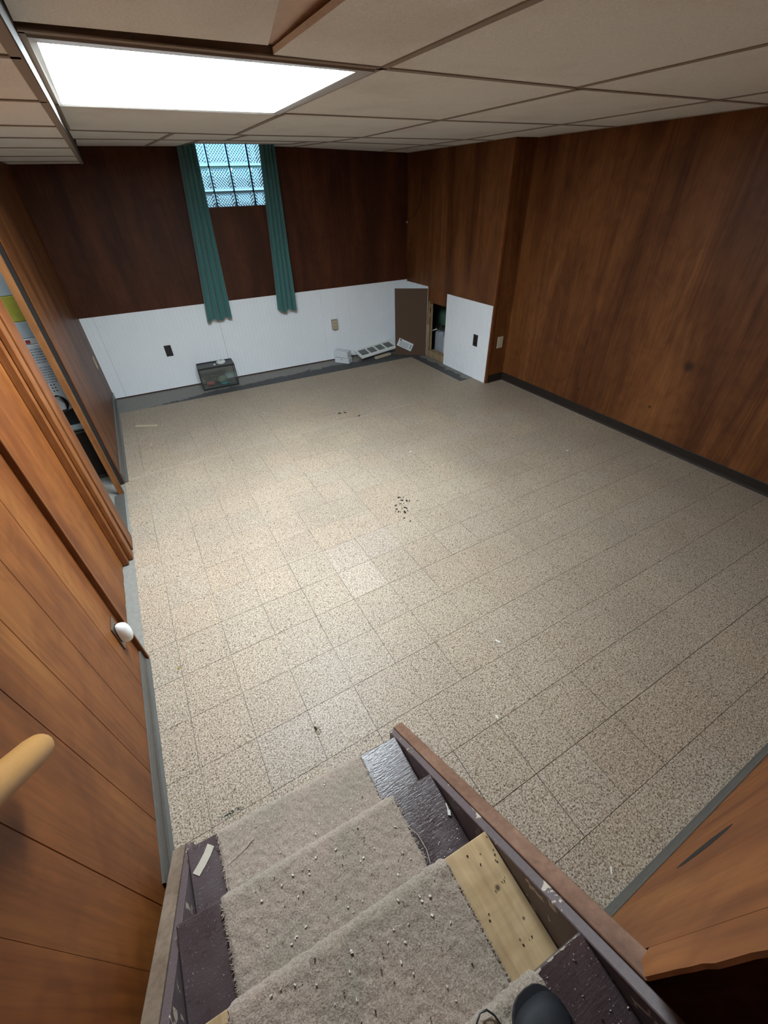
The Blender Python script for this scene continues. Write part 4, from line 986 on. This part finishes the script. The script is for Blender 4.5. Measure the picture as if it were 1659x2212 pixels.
ic = MB(); ic.prism([lcn+en*0.0005+lu*a+lv_*b for a, b in ((-0.088, 0.042), (-0.062, 0.042), (-0.064, 0.028), (-0.075, 0.022), (-0.086, 0.028))], [lcn+en*0.0009+lu*a+lv_*b for a, b in ((-0.088, 0.042), (-0.062, 0.042), (-0.064, 0.028), (-0.075, 0.022), (-0.086, 0.028))])
build('printed_emblem', ic, 'ink_dark', lab)
build('printed_block', MB().obox(lcn+lu*0.078+en*0.0006, lu*0.009, en*0.0002, lv_*0.030), 'ink', lab)

# ------------------------------------------------------------------ four-pane white frame tipped against the wainscot
fp = thing('window_sash', (3.06, 4.36, 0.0), 'white four-pane sash tipped against the wainscot beside the brown board', 'window sash')
FL = Vector((2.789, 4.2596, 0.0584)); BL = Vector((2.802, 4.510, 0.080)); BR = Vector((3.345, 4.478, 0.140)); FR = FL+(BR-BL)
U = (FR-FL); V = (BL-FL); LU, LV = U.length, V.length; U.normalize(); V.normalize(); Wn = U.cross(V).normalized(); V = Wn.cross(U)
def fbox(u0, u1, v0, v1, w0, w1, mb=None): return (mb or MB()).obox(FL+U*(u0+u1)/2+V*(v0+v1)/2+Wn*(w0+w1)/2, U*(u1-u0)/2, V*(v1-v0)/2, Wn*(w1-w0)/2)
fo = fp
build('rail', fbox(0, LU, 0, 0.030, -0.030, 0.0), 'white_dirty', fp, bevel=0.002); build('rail', fbox(0, LU, LV-0.028, LV, -0.030, 0.0), 'white_dirty', fp, bevel=0.002)
build('stile', fbox(0, 0.030, 0.0302, LV-0.0282, -0.030, 0.0), 'white_dirty', fp, bevel=0.002); build('stile', fbox(LU-0.030, LU, 0.0302, LV-0.0282, -0.030, 0.0), 'white_dirty', fp, bevel=0.002)
cw = (LU-0.06)/4
for k in range(1, 4): build('muntin', fbox(0.03+cw*k-0.007, 0.03+cw*k+0.007, 0.0302, LV-0.0282, -0.018, -0.001), 'white_dirty', fp)
for k in range(4): build('pane', fbox(0.030+cw*k+(0.007 if k else 0), 0.03+cw*(k+1)-(0.007 if k < 3 else 0), 0.0302, LV-0.0282, -0.020, -0.017), 'pane_dusty', fp)
sc1 = MB(); sc1.beam((2.985, 4.235, 0.014), (3.24, 4.285, 0.014), (0.003, -0.018, 0), (0, 0, 0.013)); tag(build('wood_scrap', sc1, 'scrap', loc=(3.11, 4.26, 0)), 'pale wood strip under the front of the white sash', 'wood scrap')
sc1 = MB(); sc1.beam((2.84, 4.32, 0.015), (2.93, 4.44, 0.015), (0.014, -0.010, 0), (0, 0, 0.015)); tag(build('wood_scrap', sc1, 'scrap', loc=(2.88, 4.38, 0)), 'small wood block propping the left end of the white sash', 'wood scrap')

# white two-part box
A3 = Vector((2.475, 4.425, 0)); B3 = Vector((2.600, 4.262, 0)); e = (B3-A3).normalized(); f_ = Vector((-e.y, e.x, 0)); f_ = f_ if f_.x > 0 else -f_; L3_ = (B3-A3).length
wb = thing('cardboard_box', tuple((A3+B3)/2+f_*0.05), 'small white two-part box on the bare floor below the beige outlet', 'box')
def ob(a0, a1, b0, b1, z0, z1, dz=0):
    P = [A3+e*a+f_*b for a, b in ((a0, b0), (a1, b0), (a1, b1), (a0, b1))]
    return MB().prism([(p.x, p.y, z0+(dz if i in (0, 3) else 0)) for i, p in enumerate(P)], [(p.x, p.y, z1+(dz if i in (0, 3) else 0)) for i, p in enumerate(P)])
build('base', ob(0, L3_, 0, 0.10, 0.0, 0.066), 'paper', wb, bevel=0.002)
build('lid', ob(-0.006, L3_-0.010, -0.003, 0.103, 0.0675, 0.148, 0.006), 'paper', wb, bevel=0.003)
build('hole', MB().obox(A3+e*0.10-f_*0.0005+Vector((0, 0, 0.045)), e*0.006, f_*0.0005, (0, 0, 0.006)), 'black', wb)

# ------------------------------------------------------------------ things in the wall cavity
t1 = thing('wrapped_cylinder', (3.80, 3.96, 0), 'grey plastic-wrapped cylinder standing inside the wall opening', 'cylinder')
mb = MB(); seg = 40; lv = [(0.0, 1.0), (0.02, 1.02), (0.10, 1.0), (0.20, 0.99), (0.28, 0.98), (0.305, 0.90), (0.320, 0.5)]
for h, s in lv:
    for k in range(seg):
        a = 2*math.pi*k/seg; rr = 0.088*s*(1+0.03*math.sin(9*a)+0.015*math.sin(17*a)); mb.v.append((3.815+rr*math.cos(a), 3.90+rr*math.sin(a), h))
for i in range(len(lv)-1):
    for k in range(seg): j = (k+1) % seg; a = i*seg; mb.f.append((a+k, a+j, a+seg+j, a+seg+k))
mb.f.append(tuple(range(seg-1, -1, -1))); mb.f.append(tuple((len(lv)-1)*seg+k for k in range(seg)))
build('shell', mb, 'tankgrey', t1, smooth=True)
build('cap_strip', MB().beam((3.72, 3.99, 0.30), (3.71, 3.88, 0.345), (0.012, 0, 0), (0, 0.003, 0.006)), 'white_dirty', t1)
t2 = thing('duct_pipe', (3.80, 3.70, 0), 'pale pink pipe standing beside the grey cylinder in the wall opening', 'pipe')
build('pipe', MB().lathe((3.77, 3.70, 0.0), [(0.062, 0), (0.062, 0.26), (0.050, 0.30), (0.046, 0.40), (0.035, 0.44)], 24), 'pinkpipe', t2, smooth=True)
wr = MB(); r = random.Random(12)
for k in range(7):
    p = Vector((3.74+r.uniform(-0.02, 0.05), 3.90-0.03*k, 0.345)); pts = [p]
    for q in range(6): pts.append(Vector((3.74+r.uniform(-0.03, 0.06), 3.90-0.03*k+r.uniform(-0.05, 0.05), 0.335+r.uniform(0.0, 0.09))))
    wr.tube(pts, 0.0035, 6)
tag(build('wire_tangle', wr, 'vinyl', loc=(3.76, 3.8, 0.335)), 'dark tangle of wires on top of the cylinder in the wall opening', 'wires')

# cord in the corner
cdm = MB().tube([(3.612, 4.16, 2.13), (3.614, 4.14, 1.95), (3.614, 4.15, 1.75), (3.614, 4.20, 1.62), (3.614, 4.30, 1.535), (3.614, 4.40, 1.50), (3.612, 4.450, 1.475)], 0.003, 6)
cdt = thing('hanging_cord', (3.614, 4.20, 1.47), 'thin dark cord looping down the back right corner', 'cord')
build('cord', cdm, 'black', cdt); build('end_knot', MB().lathe((3.612, 4.452, 1.470), [(0.004, -0.012), (0.010, -0.004), (0.010, 0.006), (0.004, 0.012)], 10), 'beige_dark', cdt)

bl_ = thing('bare_bulb', (-0.9, 2.1, 2.44), 'bare ceiling bulb lighting the laundry room beyond the doorway', 'light bulb')
build('socket', MB().lathe((-0.9, 2.1, 2.38), [(0.03, 0.06), (0.03, 0.0), (0.018, -0.03)], 14), 'white_dirty', bl_)
build('bulb', MB().lathe((-0.9, 2.1, 2.28), [(0.012, 0.07), (0.03, 0.04), (0.034, 0.01), (0.022, -0.018), (0.004, -0.028)], 16), m_emit('bulb_glow', (0.9, 0.96, 1.0), 500.0), bl_, smooth=True)
sl_ = thing('stair_fill_light', (0.30, -2.70, 2.60), 'unseen fill bulb added at the head of the stairs behind the viewer', 'light bulb')  # added fill lamp that lifts the dark area beside the stairs
build('socket', MB().lathe((0.30, -2.70, 2.54), [(0.04, 0.059), (0.04, 0.02), (0.02, 0.0)], 14), 'white_dirty', sl_)
build('bulb', MB().lathe((0.30, -2.70, 2.47), [(0.014, 0.069), (0.034, 0.04), (0.040, 0.01), (0.026, -0.02), (0.004, -0.032)], 16), m_emit('warm_fill_glow', (1.0, 0.86, 0.68), 420.0), sl_, smooth=True)
# ------------------------------------------------------------------ things glimpsed through the left doorway
def cbox(name, z0, z1, mat, label, cat, x0=-0.62, y0=2.90, y1=3.25, x1=-0.222, parts=True):
    o = thing(name, ((x0+x1)/2, (y0+y1)/2, z0), label, cat); build('body', MB().box(x0, x1, y0, y1, z0, z1), mat, o, bevel=0.004); return o
o = cbox('storage_cabinet', 0.0, 0.415, plain('dark_grey_cabinet', (0.055, 0.052, 0.055), 0.6), 'dark grey low cabinet at the bottom of the stack seen through the doorway', 'cabinet')
build('door', MB().box(-0.60, -0.235, 2.895, 2.8995, 0.03, 0.40), 'vinyl', o)
o = cbox('tray', 0.4155, 0.432, 'black', 'thin black tray on the grey cabinet seen through the doorway', 'tray'); o = cbox('tray', 0.4325, 0.475, 'paleblue', 'pale tray on the thin black tray seen through the doorway', 'tray')
o = cbox('black_box', 0.4755, 0.595, 'black', 'black box between pale tray and printed carton through the doorway', 'box')
o = cbox('printed_carton', 0.5955, 1.055, 'paper', 'tall white carton with grey print seen through the left doorway', 'carton')
lines = MB(); rr_ = random.Random(9)
for k in range(14):
    z = 0.80+0.017*k
    if k in (7,): continue
    u = -0.345
    while u < -0.240: l_ = rr_.uniform(0.006, 0.016); lines.box(u, min(u+l_, -0.232), 2.8985, 2.8998, z, z+0.007); u += l_+0.004
build('printed_lines', lines, 'ink', o, kind='stuff')
dots = MB()
for a in (-0.338, -0.318, -0.300):
    for z in (0.735, 0.757, 0.778): dots.box(a, a+0.008, 2.8985, 2.8998, z, z+0.009)
build('printed_marks', dots, 'ink_dark', o, kind='stuff')
coil = MB()
for k in range(4): coil.tube([(-0.315+0.045*math.cos(t)*(1-0.1*k), 2.886-0.004*k, 0.650+0.055*math.sin(t)*(1+0.06*k)) for t in np.linspace(0, 6.283, 22)], 0.0035, 6)
tag(build('cable_coil', coil, 'vinyl', loc=(-0.315, 2.885, 0.60)), 'dark coiled cable hanging on the front of the printed carton', 'cable')
o = cbox('white_carton', 1.0555, 1.095, 'paper', 'flat white box with red print on the printed carton', 'box'); build('red_mark', MB().box(-0.325, -0.300, 2.8985, 2.8998, 1.064, 1.085), 'red', o)
o = cbox('blue_container', 1.0955, 1.195, 'paleblue', 'pale blue box below the yellow-green pack through the doorway', 'container')
o = cbox('yellow_pack', 1.1955, 1.345, 'yellow', 'yellow-green patterned pack in the stack through the doorway', 'pack')
o = cbox('white_container', 1.3455, 1.60, 'paleblue', 'whitish box topping the stack through the left doorway', 'container')

for ob_ in bpy.data.objects:
    if '_b' in ob_: del ob_['_b']
